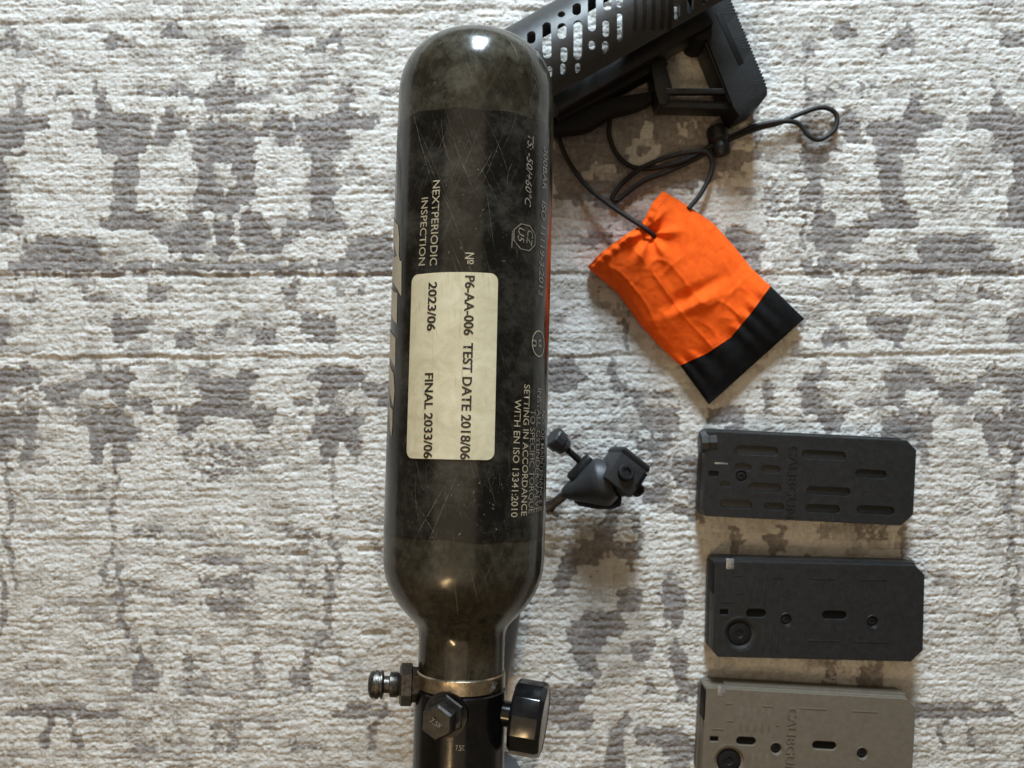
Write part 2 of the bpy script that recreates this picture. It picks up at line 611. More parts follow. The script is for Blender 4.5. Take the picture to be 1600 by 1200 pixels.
# woven motif and the stock's painted shadow: dark patches (polygons on the rug), softened by the weave
DARK = [  # (strength, polygon)
    (0.75, [(408, 38), (430, 34), (452, 40), (450, 56), (430, 62), (412, 56)]),
    (0.7, [(474, 85), (488, 64), (512, 52), (522, 40), (532, 50), (541, 64), (537, 84), (520, 72), (500, 78)]),
    (0.65, [(330, 62), (370, 62), (384, 74), (382, 88), (330, 92)]),
    (0.7, [(330, 124), (368, 121), (366, 136), (330, 138)]),
    (0.6, [(528, 134), (554, 128), (560, 140), (530, 148)]),
    (0.6, [(400, 132), (480, 134), (488, 144), (410, 148)]),
    (0.75, [(330, 142), (415, 140), (418, 156), (380, 158), (374, 174), (330, 176)]),
    (0.6, [(586, 140), (622, 136), (624, 152), (590, 154)]),
    (1.0, [(463, 184), (520, 180), (540, 150), (552, 150), (548, 178), (588, 178), (586, 200), (550, 204), (544, 236), (518, 244), (520, 290), (530, 345), (500, 350), (484, 320), (490, 300), (478, 280), (482, 240), (470, 232)]),
    (1.0, [(330, 180), (372, 186), (398, 206), (420, 178), (432, 168), (448, 182), (462, 216), (460, 230), (440, 226), (420, 204), (396, 224), (404, 240), (394, 262), (398, 312), (372, 330), (330, 334), (330, 300), (352, 310), (368, 290), (366, 262), (352, 250), (330, 246)]),
    (0.9, [(392, 320), (412, 336), (418, 356), (434, 366), (430, 384), (408, 408), (392, 400), (372, 376), (376, 350)]),
    (0.9, [(330, 330), (366, 336), (366, 400), (350, 414), (330, 414)]),
    (1.0, [(434, 372), (440, 350), (470, 336), (540, 338), (544, 352), (500, 360), (462, 366), (444, 388), (430, 402), (424, 390)]),
    (1.0, [(544, 376), (580, 366), (612, 366), (614, 428), (540, 430), (440, 428), (330, 428), (330, 412), (400, 408), (440, 412), (520, 414), (548, 404)]),
    (0.75, [(434, 450), (452, 440), (472, 448), (470, 464), (452, 470), (438, 466)]),
    (0.75, [(528, 452), (546, 462), (560, 456), (572, 446), (574, 464), (548, 470), (530, 466)]),
    (0.85, [(460, 496), (530, 494), (528, 528), (512, 546), (490, 530), (476, 526)]),
    (0.8, [(390, 520), (414, 510), (434, 526), (432, 544), (412, 540), (394, 546)]),
    (0.6, [(330, 500), (372, 498), (366, 520), (330, 530)]),
    (0.95, [(482, 590), (500, 576), (560, 574), (574, 596), (560, 610), (530, 606), (520, 632), (496, 630), (500, 606)]),
    (0.9, [(568, 600), (600, 596), (620, 606), (620, 640), (594, 634), (576, 618)]),
    (0.9, [(330, 600), (372, 588), (400, 572), (404, 584), (384, 604), (390, 630), (420, 640), (470, 624), (496, 626), (494, 640), (440, 640), (426, 656), (418, 680), (402, 682), (386, 656), (350, 656), (330, 660)]),
    (1.0, [(482, 668), (510, 640), (540, 636), (532, 656), (556, 640), (574, 650), (562, 690), (560, 724), (540, 722), (544, 690), (526, 690), (522, 724), (498, 724), (500, 690), (484, 684)]),
    (0.5, [(350, 690), (420, 700), (410, 740), (350, 760)]),
    (0.6, [(512, 720), (522, 720), (524, 770), (534, 800), (522, 840), (534, 870), (538, 920), (530, 922), (524, 880), (510, 846), (522, 806), (514, 770)]),
    (0.65, [(508, 880), (520, 880), (520, 975), (504, 1000), (488, 1030), (492, 1080), (460, 1084), (446, 1060), (470, 1036), (492, 1000), (508, 970)]),
    (0.8, [(330, 862), (376, 866), (380, 886), (330, 892)]),
    (0.7, [(330, 902), (394, 902), (392, 920), (330, 924)]),
    (0.75, [(330, 934), (384, 934), (380, 956), (330, 960)]),
    (0.5, [(466, 906), (498, 900), (500, 922), (468, 930)]),
    (0.55, [(445, 820), (500, 822), (500, 850), (450, 848)]),
    (0.55, [(448, 1158), (500, 1164), (506, 1182), (460, 1178)]),
    (0.5, [(356, 1124), (378, 1130), (372, 1184), (356, 1180)]),
    (0.75, [(512, 1108), (606, 1098), (610, 1116), (592, 1134), (584, 1170), (572, 1184), (578, 1140), (590, 1122), (520, 1124)]),
    (0.5, [(390, 1040), (410, 1000), (420, 1060), (400, 1100)]),
    # beside and behind the stock, pouch and clamp
    (0.95, [(862, 170), (1000, 150), (1190, 160), (1186, 250), (1130, 270), (1080, 300), (1040, 290), (990, 320), (950, 322), (900, 318), (862, 300)]),  # the stock's cast shadow, painted into the rug's tone
    (-1.0, [(975, 236), (984, 222), (1000, 218), (1002, 186), (1018, 186), (1020, 216), (1032, 232), (1028, 252), (1000, 262), (984, 256)]),
    (1.0, [(990, 228), (1008, 224), (1016, 236), (1006, 248), (992, 244)]),
    (-0.9, [(1054, 214), (1060, 196), (1092, 190), (1094, 200), (1072, 204), (1076, 216)]),
    (-0.9, [(912, 262), (930, 250), (954, 256), (972, 280), (950, 290), (934, 276), (916, 286)]),
    (-0.9, [(870, 330), (886, 320), (906, 324), (902, 352), (880, 368), (870, 360)]),
    (-0.8, [(1110, 200), (1180, 196), (1180, 236), (1130, 240)]),
    (0.7, [(900, 370), (950, 350), (960, 372), (920, 396)]),
    (0.7, [(1112, 366), (1160, 352), (1196, 380), (1190, 420), (1160, 412), (1140, 390)]),
    (0.5, [(1186, 300), (1240, 290), (1250, 340), (1200, 350)]),
    (0.85, [(852, 566), (900, 560), (922, 584), (904, 612), (852, 614)]),
    (0.8, [(962, 500), (974, 490), (986, 510), (984, 548), (976, 548), (972, 516)]),
    (0.8, [(946, 566), (958, 562), (976, 600), (1010, 612), (1050, 606), (1054, 620), (1000, 632), (960, 610)]),
    (0.7, [(1186, 600), (1206, 588), (1214, 640), (1196, 650)]),
    (0.95, [(996, 634), (1062, 634), (1064, 660), (1046, 690), (1020, 682), (1000, 664)]),
    (0.95, [(1100, 634), (1164, 640), (1160, 672), (1110, 668)]),
    (0.7, [(972, 684), (1008, 682), (1036, 706), (1030, 722), (1004, 708)]),
    (0.9, [(1050, 722), (1090, 712), (1104, 740), (1100, 770), (1060, 766)]),
    (0.9, [(1000, 760), (1040, 752), (1054, 774), (1046, 792), (1004, 790)]),
    (0.85, [(1050, 786), (1100, 784), (1100, 812), (1060, 808)]),
    (1.0, [(862, 900), (880, 868), (900, 850), (930, 842), (948, 800), (960, 796), (1000, 800), (1004, 866), (990, 892), (970, 876), (958, 850), (940, 880), (902, 890), (880, 930), (862, 930)]),
    (-0.9, [(962, 812), (986, 806), (996, 836), (980, 858), (962, 846)]),
    (0.95, [(958, 922), (986, 916), (1004, 930), (1000, 960), (970, 954)]),
    (0.9, [(1030, 906), (1060, 898), (1078, 930), (1066, 984), (1040, 980), (1036, 940)]),
    (0.9, [(914, 958), (970, 950), (984, 990), (950, 1000), (930, 1040), (940, 1060), (916, 1060), (900, 1030), (884, 990)]),
    (0.85, [(984, 998), (1024, 1000), (1012, 1040), (986, 1036)]),
    (0.75, [(1044, 1010), (1062, 1000), (1080, 1060), (1100, 1080), (1060, 1096), (1050, 1050)]),
    (0.9, [(852, 1070), (880, 1080), (926, 1060), (930, 1080), (900, 1104), (930, 1130), (920, 1146), (880, 1140), (856, 1130)]),
    (0.85, [(976, 1116), (986, 1126), (970, 1160), (976, 1210), (940, 1210), (946, 1160), (960, 1140)]),
    (0.8, [(990, 1140), (1060, 1136), (1090, 1160), (1084, 1200), (1046, 1196), (1030, 1160), (996, 1164)]),
    (0.6, [(1006, 1064), (1024, 1060), (1026, 1090), (1010, 1088)]),
    (0.8, [(1138, 830), (1150, 826), (1166, 850), (1150, 866), (1138, 856)]),
    (0.8, [(1200, 832), (1222, 826), (1232, 856), (1214, 868), (1200, 856)]),
]


def inside(px, py, poly):
    res = np.zeros(px.shape, bool)
    n = len(poly)
    for i in range(n):
        x0, y0 = poly[i]
        x1, y1 = poly[(i + 1) % n]
        if y0 == y1:
            continue
        c = ((y0 > py) != (y1 > py)) & (px < (x1 - x0) * (py - y0) / (y1 - y0) + x0)
        res ^= c
    return res


# weave rows 6.2 mm apart, wandering and broken up
row_w = 0.75 * (vnoise(X / 0.060, Y / 0.022, 1) - 0.5) + 0.40 * (vnoise(X / 0.016, Y / 0.010, 2) - 0.5) + 0.34 * (vnoise(X / 0.0048, Y / 0.006, 12) - 0.5)
ROW = Y / 0.0062 + row_w
# every tuft takes its colour from one spot of the drawing, so motif edges step with rows and loops
rowi = np.floor(ROW)
YQ = (rowi + 0.5 - row_w) * 0.0062
PYT = 600 - YQ * F_PX / CAM_H
shift = TAB[(rowi.astype(int)) & 255, 7] * 9
cell = np.floor((PX + shift) / 4.6 + 0.6 * (vnoise(PX / 7, PY / 7, 60) - 0.5))
PXT = (cell + 0.5) * 4.6 - shift
jit = TAB[cell.astype(int) & 255, rowi.astype(int) & 255] - 0.5
jit2 = TAB[rowi.astype(int) & 255, (cell.astype(int) + 91) & 255] - 0.5
wx = PXT + 12 * (vnoise(PX / 18, PY / 13, 3) - 0.5) + 5.5 * jit
wy = PYT + 9 * (vnoise(PX / 16, PY / 13, 5) - 0.5) + 5 * jit2


def fold(d_, span):
    d_ = np.mod(d_, 2 * span)
    return np.where(d_ > span, 2 * span - d_, d_)


# the weaver's drawing repeats in mirror image to either side
wx0, wy0 = wx, wy
wx = np.where(wx < 350, 350 + fold(350 - wx, 255), wx)
wx = np.where(wx > 1252, 360 + fold(wx - 1252, 245), wx)
wy = np.where(wy < 6, 6 + fold(6 - wy, 500), wy)
wy = np.where(wy > 1196, 1196 - fold(wy - 1196, 500), wy)
tone = np.zeros_like(X)
for st, poly in DARK:
    bx = [p[0] for p in poly]
    by = [p[1] for p in poly]
    sel = (wx > min(bx)) & (wx < max(bx)) & (wy > min(by)) & (wy < max(by))
    iy, ix = np.nonzero(sel)
    if len(iy) == 0:
        continue
    ins = inside(wx[iy, ix], wy[iy, ix], poly)
    iy, ix = iy[ins], ix[ins]
    if st > 0:
        tone[iy, ix] = np.maximum(tone[iy, ix], st)
    else:
        tone[iy, ix] *= (1 + st)
gm2 = vnoise(wx0 / 130, wy0 / 110, 25)
gm3 = fbm(wx0 / 34, wy0 / 28, 27, 2, 0.5)
fine_l = np.where((np.abs(gm3 - 0.60) < 0.013) & (gm2 > 0.45), 0.45, 0.0)
tone = np.maximum(tone, fine_l * (tone < 0.2))


def blur(a_, k):
    for ax in (0, 1):
        c_ = np.cumsum(np.concatenate([np.repeat(np.take(a_, [0], ax), k + 1, ax), a_, np.repeat(np.take(a_, [-1], ax), k, ax)], ax), ax)
        n_ = a_.shape[ax]
        hi_ = np.take(c_, np.arange(2 * k + 1, 2 * k + 1 + n_), ax)
        lo_ = np.take(c_, np.arange(0, n_), ax)
        a_ = (hi_ - lo_) / (2 * k + 1)
    return a_


# crumbly motif edges: yarn ends of both colours mix where they meet
yarn = 0.55 * vnoise(PX / 6.5, PY / 4.5, 36) + 0.45 * vnoise(PX / 3.2, PY / 2.6, 37) - 0.5
soft = blur(tone, 1)
t_ = np.clip((soft + 0.75 * yarn * (0.25 + np.minimum(soft, 1 - soft) * 1.6) - 0.27) / 0.34, 0, 1)
tone = t_ * t_ * (3 - 2 * t_) * (0.72 + 0.28 * np.clip(soft * 1.2, 0, 1))
tone *= 0.66 + 0.34 * fbm(PX / 24, PY / 14, 38, 3) * 1.3
# faded mid greys and worn yarn
mid = np.clip((fbm(wx0 / 34, wy0 / 13, 31, 4, 0.6) - 0.42) / 0.22, 0, 1)
broad = np.clip((fbm(wx0 / 130, wy0 / 70, 39, 3) - 0.35) / 0.3, 0, 1)
tone = np.clip(tone * (0.86 + 0.22 * vnoise(PX / 5, PY / 4, 33)) + (1 - tone) * mid * (0.28 + 0.34 * broad), 0, 1)
tone = np.clip(tone + 0.16 * jit + 0.26 * yarn + 0.20 * (vnoise(PX / 2, PY / 2, 35) - 0.5), 0, 1)

ph = np.abs(np.sin(np.pi * ROW))
ridge = np.power(ph, 0.8)
ramp_amp = 0.10 + 1.0 * vnoise(X / 0.014, Y / 0.008, 8) + 0.45 * tone
Z = 0.00068 * ridge * ramp_amp
Z += 0.0008 * (1 - tone)                                           # light pile stands taller than the dark
crumb = 1 - np.abs(2 * vnoise(X / 0.0052, Y / 0.0034, 9) - 1)
Z += 0.00048 * crumb * (0.4 + 0.6 * vnoise(X / 0.025, Y / 0.02, 14))
crumb2 = 1 - np.abs(2 * vnoise(X / 0.0027, Y / 0.0021, 10) - 1)
Z += 0.00080 * crumb2 * (0.5 + vnoise(X / 0.012, Y / 0.010, 15))
Z += 0.00055 * (rng.rand(*X.shape) - 0.5)
Z += 0.0012 * (vnoise(X / 0.09, Y / 0.05, 13) - 0.5)
for y0, sl, dep in ((24, -0.03, 0.0007), (430, 0.0, 0.0010), (558, -0.004, 0.0009), (303, 0.0, 0.0003), (842, 0.0, 0.0003), (-60, 0.0, 0.002), (1260, 0, 0.002)):
    line = y0 + sl * (PX - 500) + 5 * (vnoise(PX / 60, PY * 0 + y0, 40) - 0.5) + 3 * (vnoise(PX / 14, PY * 0 + y0, 41) - 0.5)
    d = (PY - line) / 3.2
    Z -= dep * np.exp(-d * d)
    Z += dep * 0.5 * np.exp(-((PY - line + 9) / 5) ** 2)
for sx0, sx1, sy in ((559, 596, 860), (566, 610, 991), (455, 480, 866)):
    Z -= 0.0022 * np.exp(-((PY - sy) / 4.0) ** 4) * ((PX > sx0) & (PX < sx1))
Z -= 0.0020
ny, nx = X.shape
co = np.stack([X, Y, Z], -1).reshape(-1, 3)
idx = np.arange(nx * ny).reshape(ny, nx)
quads = np.stack([idx[:-1, :-1], idx[:-1, 1:], idx[1:, 1:], idx[1:, :-1]], -1).reshape(-1, 4)
me = bpy.data.meshes.new('rug')
me.vertices.add(len(co))
me.vertices.foreach_set('co', co.ravel())
me.loops.add(quads.size)
me.loops.foreach_set('vertex_index', quads.ravel().astype(np.int32))
me.polygons.add(len(quads))
me.polygons.foreach_set('loop_start', np.arange(0, quads.size, 4, dtype=np.int32))
me.update(calc_edges=True)
at_ = me.attributes.new('tone', 'FLOAT', 'POINT')
at_.data.foreach_set('value', tone.ravel().astype(np.float32))
me.polygons.foreach_set('use_smooth', np.ones(len(quads), bool))
rug = link('rug', me, M['rug'])
rug['kind'] = 'structure'
rug['label'] = 'cream and grey woven rug with faded floral motifs and ribbed pile'

# ------------------------------------------------------------------ air tank
R = 0.0415
P1, P2 = at(743.5, 200, 0.190), at(727.0, 800, 0.205)
AX = (P2 - P1).normalized()
ZD = (Vector((0, 0, 1)) - AX * AX.z).normalized()
XD = ZD.cross(AX) * -1
if XD.x < 0:
    XD = -XD
TF = (P1, AX, XD, ZD)


def s_of(py):
    """place along the tank's axis that shows at photo row py"""
    lo, hi = -0.3, 0.5
    for _ in range(50):
        mid_ = (lo + hi) / 2
        p = P1 + AX * mid_
        row = 600 - p.y / (CAM_H - p.z) * F_PX
        if row < py:
            lo = mid_
        else:
            hi = mid_
    return (lo + hi) / 2


def skin_uv(ob):
    """unrolled skin of the tank as UV, in metres"""
    me = ob.data
    v = verts_of(me) - np.array(P1)[None]
    s_ = v @ np.array(AX)
    a_ = np.arctan2(v @ np.array(XD), v @ np.array(ZD)) * R
    li = np.empty(len(me.loops), np.int32)
    me.loops.foreach_get('vertex_index', li)
    lay = me.uv_layers.new(name='skin')
    lay.data.foreach_set('uv', np.stack([a_[li], s_[li]], 1).astype(np.float32).ravel())


def on_tank(px, py, rad=R):
    """(s, arc) on the tank's skin that shows at a photo pixel"""
    o, d = ray(px, py)
    oc = o - P1
    dd = d - AX * d.dot(AX)
    oo = oc - AX * oc.dot(AX)
    a_, b_, c_ = dd.dot(dd), 2 * dd.dot(oo), oo.dot(oo) - rad * rad
    disc = max(0.0, b_ * b_ - 4 * a_ * c_)
    t = (-b_ - math.sqrt(disc)) / (2 * a_)
    p = o + d * t
    s = (p - P1).dot(AX)
    q = p - P1 - AX * s
    return s, rad * math.atan2(q.dot(XD), q.dot(ZD))


def wrap_np(uv, rad):
    """(s, arc, lift) rows -> points on the tank"""
    ph_ = uv[:, 1] / R
    rr = rad + uv[:, 2]
    P = np.array(P1)[None] + uv[:, :1] * np.array(AX)[None]
    P = P + (np.sin(ph_) * rr)[:, None] * np.array(XD)[None] + (np.cos(ph_) * rr)[:, None] * np.array(ZD)[None]
    return P


tank = thing('air_tank', 'scratched black carbon wrapped air bottle with pale inspection sticker, gauge and fill nipple', 'air tank', tuple(P1))

S_D = s_of(163)                  # where the dome starts
LD = S_D - s_of(163 - 104)
prof = []
nexp = 2.35
for k in range(0, 40):
    t = (k / 39.0) * math.pi / 2
    prof.append((S_D - LD * (math.cos(t) ** (2 / nexp)), R * (math.sin(t) ** (2 / nexp)) if k else 0.0))
prof.append((s_of(500), R))
for py, hw in ((830, 125), (866, 125), (888, 123.6), (905, 119.6), (921, 113.0), (936, 104.5), (950, 94.0), (961, 83.5), (970, 74.5), (979, 68.6), (992, 66.3), (1015, 66.2), (1030, 66.2), (1046, 66.2)):
    prof.append((s_of(py), R * hw / 125.2))
SN = s_of(1052)
# smooth the shoulder
pp = [prof[0]]
for i in range(1, len(prof) - 1):
    pp.append(prof[i])
pp.append(prof[-1])
ss = np.array([p[0] for p in pp[41:]])
rs = np.array([p[1] for p in pp[41:]])
fine = np.linspace(ss[0], ss[-1], 60)
rf = np.interp(fine, ss, rs)
ker = np.array([1, 2, 3, 2, 1]) / 9.0
for _ in range(1):
    rf[2:-2] = np.convolve(rf, ker, 'valid')
prof = pp[:41] + list(zip(fine.tolist(), rf.tolist()))
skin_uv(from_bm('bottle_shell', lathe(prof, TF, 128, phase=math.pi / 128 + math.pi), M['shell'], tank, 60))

# printed film round the middle
s0b, s1b = on_tank(745, 168)[0], on_tank(735, 846)[0]
bm = bmesh.new()
nseg, nlen = 128, 40
rows = []
for i in range(nlen + 1):
    row = []
    for k in range(nseg):
        t = 2 * math.pi * (k + .5) / nseg
        edge = 0.0
        if i == 0:
            edge = 0.0008 * math.sin(3 * t + 1) + 0.0005 * math.sin(11 * t)
        if i == nlen:
            edge = 0.0006 * math.sin(4 * t) + 0.0004 * math.sin(9 * t)
        s = s0b + (s1b - s0b) * i / nlen + edge
        rr = R + 0.00018
        row.append(bm.verts.new(P1 + AX * s + (XD * math.sin(t) + ZD * math.cos(t)) * rr))
    rows.append(row)
for A, B in zip(rows[:-1], rows[1:]):
    for k in range(nseg):
        bm.faces.new((A[k], B[k], B[(k + 1) % nseg], A[(k + 1) % nseg]))
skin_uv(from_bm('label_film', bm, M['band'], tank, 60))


def wrapped(name, loops, mat, parent, lift, thick=0.0):
    """flat outline(s) in (s, arc) metres laid on the tank"""
    me = curve_mesh(loops, extrude=thick)
    v = verts_of(me)
    slice_mesh(me, 1, v[:, 1].min() + 0.0009, v[:, 1].max(), 0.0012)
    v = verts_of(me)
    put_verts(me, wrap_np(np.stack([v[:, 0], v[:, 1], v[:, 2] + lift], 1), R))
    o = link(name, me, mat, parent)
    return o


def letters(body, a, b_, cap, mat, parent, bold=0.0, italic=0.0, lift=0.00045, name='lettering', flip=False, rad=None):
    """a line of print on the tank from photo pixel a to pixel b (mid height of the line)"""
    rad = rad or R
    s0, w0 = on_tank(*a, rad)
    s1, w1 = on_tank(*b_, rad)
    me = text_mesh(body, bold)
    v = verts_of(me)
    x0, x1 = v[:, 0].min(), v[:, 0].max()
    Ln = math.hypot(s1 - s0, w1 - w0)
    sc_ = Ln / (x1 - x0)
    u = (v[:, 0] - x0) * sc_
    capf = 0.73
    h = (v[:, 1] / capf - 0.5) * cap
    u = u + italic * h
    e = ((s1 - s0) / Ln, (w1 - w0) / Ln)
    # reading runs along +s, the tops of the letters point to +arc
    s = s0 + u * e[0] - h * e[1]
    ww = w0 + u * e[1] + h * e[0]
    v2 = np.stack([s, ww * (R / rad), np.full_like(s, lift)], 1)
    put_verts(me, wrap_np(v2, rad))
    return link(name, me, mat, parent)


# sticker
c = [on_tank(*p) for p in ((645, 428), (778, 431), (771, 722), (637, 713))]
cs = sum(p[0] for p in c) / 4
cw = sum(p[1] for p in c) / 4
hs = ((c[3][0] + c[2][0]) - (c[0][0] + c[1][0])) / 4
hw_ = ((c[1][1] + c[2][1]) - (c[0][1] + c[3][1])) / 4
slope = ((c[3][1] + c[2][1]) - (c[0][1] + c[1][1])) / 2 / (2 * hs)
out = []
for (u, v_) in rrect(-hs, -hw_, hs, hw_, 0.0038, 7):
    out.append((cs + u - slope * v_, cw + v_ + slope * u))
st = wrapped('sticker', [out], M['sticker'], tank, 0.00050, 0.00020)
st['label'] = 'pale yellow paper sticker with inspection dates'
CAP = 0.0046
letters('P6-AA-006  TEST DATE 2018/06', (735, 431), (727, 718), CAP, M['ink'], st, bold=0.022, lift=0.00085)
letters('2023/06', (678, 441), (675, 517), CAP, M['ink'], st, bold=0.022, lift=0.00085)
letters('FINAL 2033/06', (672, 583), (670, 716), CAP, M['ink'], st, bold=0.022, lift=0.00085)
letters('NEXTPERIODIC', (683, 282), (678, 415), 0.0041, M['print'], tank, bold=0.004)
letters('INSPECTION', (665, 309), (660, 415), 0.0041, M['print'], tank, bold=0.004)
letters('№', (734, 395), (733, 413), 0.0042, M['print'], tank, bold=0.004)
letters('TS: -50/+60°C', (829, 211), (824, 322), 0.0043, M['print_dim'], tank, bold=0.006, italic=0.25)
letters('300BAR   ISO 11119-3:2013', (852, 232), (844, 462), 0.0050, M['print_dim'], tank, bold=0.004)
letters('WITH EN ISO 13341:2010', (809, 624), (803, 808), 0.0041, M['print'], tank, bold=0.004)
letters('SETTING IN ACCORDANCE', (823, 601), (818, 806), 0.0042, M['print'], tank, bold=0.004)
letters('TO SPECIFIC TORQUE', (832, 640), (829, 802), 0.0044, M['print_dim'], tank, bold=0.004)
letters('INSTALL CYLINDER VALVE', (842, 607), (837, 800), 0.0046, M['print_dim'], tank, bold=0.004)
letters('NO. OR MAINTENANCE B', (848, 642), (843.5, 798), 0.0046, M['print_dim'], tank, bold=0.004)


def ring_on_tank(name, cx, cy, rs_, ra, n, wd, mat):
    s, a_ = on_tank(cx, cy)
    o_ = [(s + rs_ * math.cos(2 * math.pi * (k + .5) / n), a_ + ra * math.sin(2 * math.pi * (k + .5) / n)) for k in range(n)]
    i_ = [(s + (rs_ - wd) * math.cos(2 * math.pi * (k + .5) / n), a_ + (ra - wd) * math.sin(2 * math.pi * (k + .5) / n)) for k in range(n)]
    return wrapped(name, [o_, i_], mat, tank, 0.00045)


ring_on_tank('approval_mark', 820, 371, 0.0070, 0.0078, 8, 0.0005, M['print_dim'])
letters('CZ', (828.5, 361), (826, 383), 0.0042, M['print_dim'], tank, italic=0.2)
letters('U5', (815, 357), (813, 378), 0.0042, M['print_dim'], tank, italic=0.2)
sA, wA = on_tank(800, 361)
sB, wB = on_tank(799, 387)
wrapped('approval_mark', [[(sA, wA - .0002), (sB, wB - .0002), (sB, wB + .0002), (sA, wA + .0002)]], M['print_dim'], tank, 0.00045)
ring_on_tank('approval_mark', 841, 537, 0.0067, 0.0062, 40, 0.0006, M['print'])
letters('n', (836, 531), (836, 542), 0.0050, M['print_dim'], tank, bold=0.01)
letters('u', (844, 531), (844, 542), 0.0050, M['print_dim'], tank, bold=0.01)

# cream lettering of the big logo that wraps round the side
for poly in ([(616.5, 338), (623, 352), (625, 372), (624, 404), (621, 400), (617.5, 382), (615, 372)],
             [(614.5, 398), (618, 402), (624, 398), (626, 408), (628.5, 408), (628, 463), (622, 452), (614, 436)],
             [(613, 448), (617, 456), (622, 458), (621, 506), (617, 502), (612.5, 488)],
             [(610.5, 512), (619, 528), (618.5, 574), (614, 566), (610, 548)],
             [(609.2, 564), (616, 584), (617.5, 610), (615.5, 636), (612, 620), (608.8, 598)],
             [(609, 632), (614.5, 640), (614, 668), (612.5, 682), (610.5, 672), (609.4, 650)]):
    pts = [on_tank(x, y) for x, y in poly]
    wrapped('logo_letter', [pts], M['logo_cream'], tank, 0.0004)

# scratches worn into the clear coat
bm = bmesh.new()


def scratch(p0, p1, wd=0.00016, bend=0.0, n=10, lift=0.0004):
    pts = []
    for k in range(n + 1):
        t = k / n
        x = p0[0] + (p1[0] - p0[0]) * t + bend * math.sin(math.pi * t)
        y = p0[1] + (p1[1] - p0[1]) * t
        pts.append(on_tank(x, y))
    va = []
    for k, (s, a_) in enumerate(pts):
        q0, q1 = pts[max(0, k - 1)], pts[min(n, k + 1)]
        dx, dy = q1[0] - q0[0], q1[1] - q0[1]
        ln = math.hypot(dx, dy) or 1
        tt = k / n
        ww = 0.62 * wd * (0.25 + 0.75 * math.sin(math.pi * min(1, max(0, tt * 0.94 + 0.03)))) * random.uniform(0.6, 1.3)
        for sg in (-1, 1):
            ss_, aa = s - sg * dy / ln * ww, a_ + sg * dx / ln * ww
            ph_ = aa / R
            va.append(bm.verts.new(P1 + AX * ss_ + (XD * math.sin(ph_) + ZD * math.cos(ph_)) * (R + lift)))
    for k in range(n):
        bm.faces.new((va[2 * k], va[2 * k + 1], va[2 * k + 3], va[2 * k + 2]))


for p0, p1, wd in (((645, 168), (677, 290), .00026), ((652, 210), (690, 300), .00012), ((697, 172), (740, 300), .00011), ((690, 300), (720, 372), .00014),
                   ((742, 282), (770, 236), .00014), ((712, 360), (748, 470), .0001), ((800, 200), (806, 176), .00016), ((690, 185), (704, 258), .00012),
                   ((640, 765), (690, 850), .00014), ((668, 852), (716, 740), .00016), ((655, 830), (700, 752), .00012), ((802, 250), (792, 290), .00014),
                   ((700, 370), (730, 440), .00012), ((760, 300), (772, 390), .0001), ((690, 770), (640, 860), .00012), ((650, 745), (660, 835), .0001)):
    scratch(p0, p1, wd, random.uniform(-4, 4))
for k in range(6):
    x = 648 + k * 22 + random.uniform(-9, 9)
    y = random.uniform(172, 200)
    ln = random.uniform(90, 190)
    scratch((x, y), (x + ln * 0.42, y + ln), random.uniform(.00004, .00010), random.uniform(-5, 5), 16)
    x = 690 + k * 24 + random.uniform(-8, 8)
    if x < 800:
        scratch((x, y + 10), (x - ln * 0.40, y + 10 + ln), random.uniform(.00005, .00008), random.uniform(-3, 3), 16)
for _ in range(26):
    x = random.uniform(640, 800)
    y = random.choice((random.uniform(185, 420), random.uniform(735, 840), random.uniform(185, 840)))
    ln = random.uniform(5, 34)
    an = random.choice((1.15, 1.95, 1.57)) + random.uniform(-.3, .3)
    q = (x + ln * math.cos(an), y + ln * math.sin(an))
    if 632 < x < 785 and (420 < y < 728 or 420 < q[1] < 728):
        continue
    scratch((x, y), q, random.uniform(.00004, .00010), random.uniform(-2, 2), 6)
# chips
for _ in range(60):
    x = random.uniform(645, 800)
    y = random.choice((random.uniform(190, 420), random.uniform(735, 840)))
    scratch((x, y), (x + random.uniform(-4, 4), y + random.uniform(1, 6)), random.uniform(.0001, .0004), 0, 4)
o = from_bm('scratch_marks', bm, M['scratch'], tank)
o['kind'] = 'stuff'

# metal collar and regulator
RC = R * 66.2 / 125.2
sc0 = on_tank(714, 1064, RC)[0]
sc1 = on_tank(714, 1090, RC)[0]
from_bm('collar', lathe([(sc0 - .0008, RC - .002), (sc0, RC + .0002), (sc0 + .0006, RC + .0008), (sc1 - .0006, RC + .0008), (sc1, RC + .0002), (sc1, RC - .004)], TF, 96), M['collar_metal'], tank)
RG = RC + 0.0012
sr1 = s_of(1500)
regp = [(sc1 + .0001, RC - .003), (sc1 + .0002, RG - .0012), (sc1 + .0012, RG), (s_of(1196), RG), (s_of(1200), RG - .0010), (s_of(1206), RG - .0010), (s_of(1210), RG), (s_of(1330), RG), (s_of(1334), RG - .003), (s_of(1390), RG - .003), (s_of(1400), RG - .009), (sr1, RG - .009)]
reg = from_bm('regulator_body', lathe(regp, TF, 96), M['regulator'], tank)
letters('7.5K', (712, 1168), (726, 1168), 0.0028, M['print_dim'], reg, rad=RG + 0.0001, lift=0.0002)


def tank_pt(s, phi, rad):
    return P1 + AX * s + (XD * math.sin(phi) + ZD * math.cos(phi)) * rad


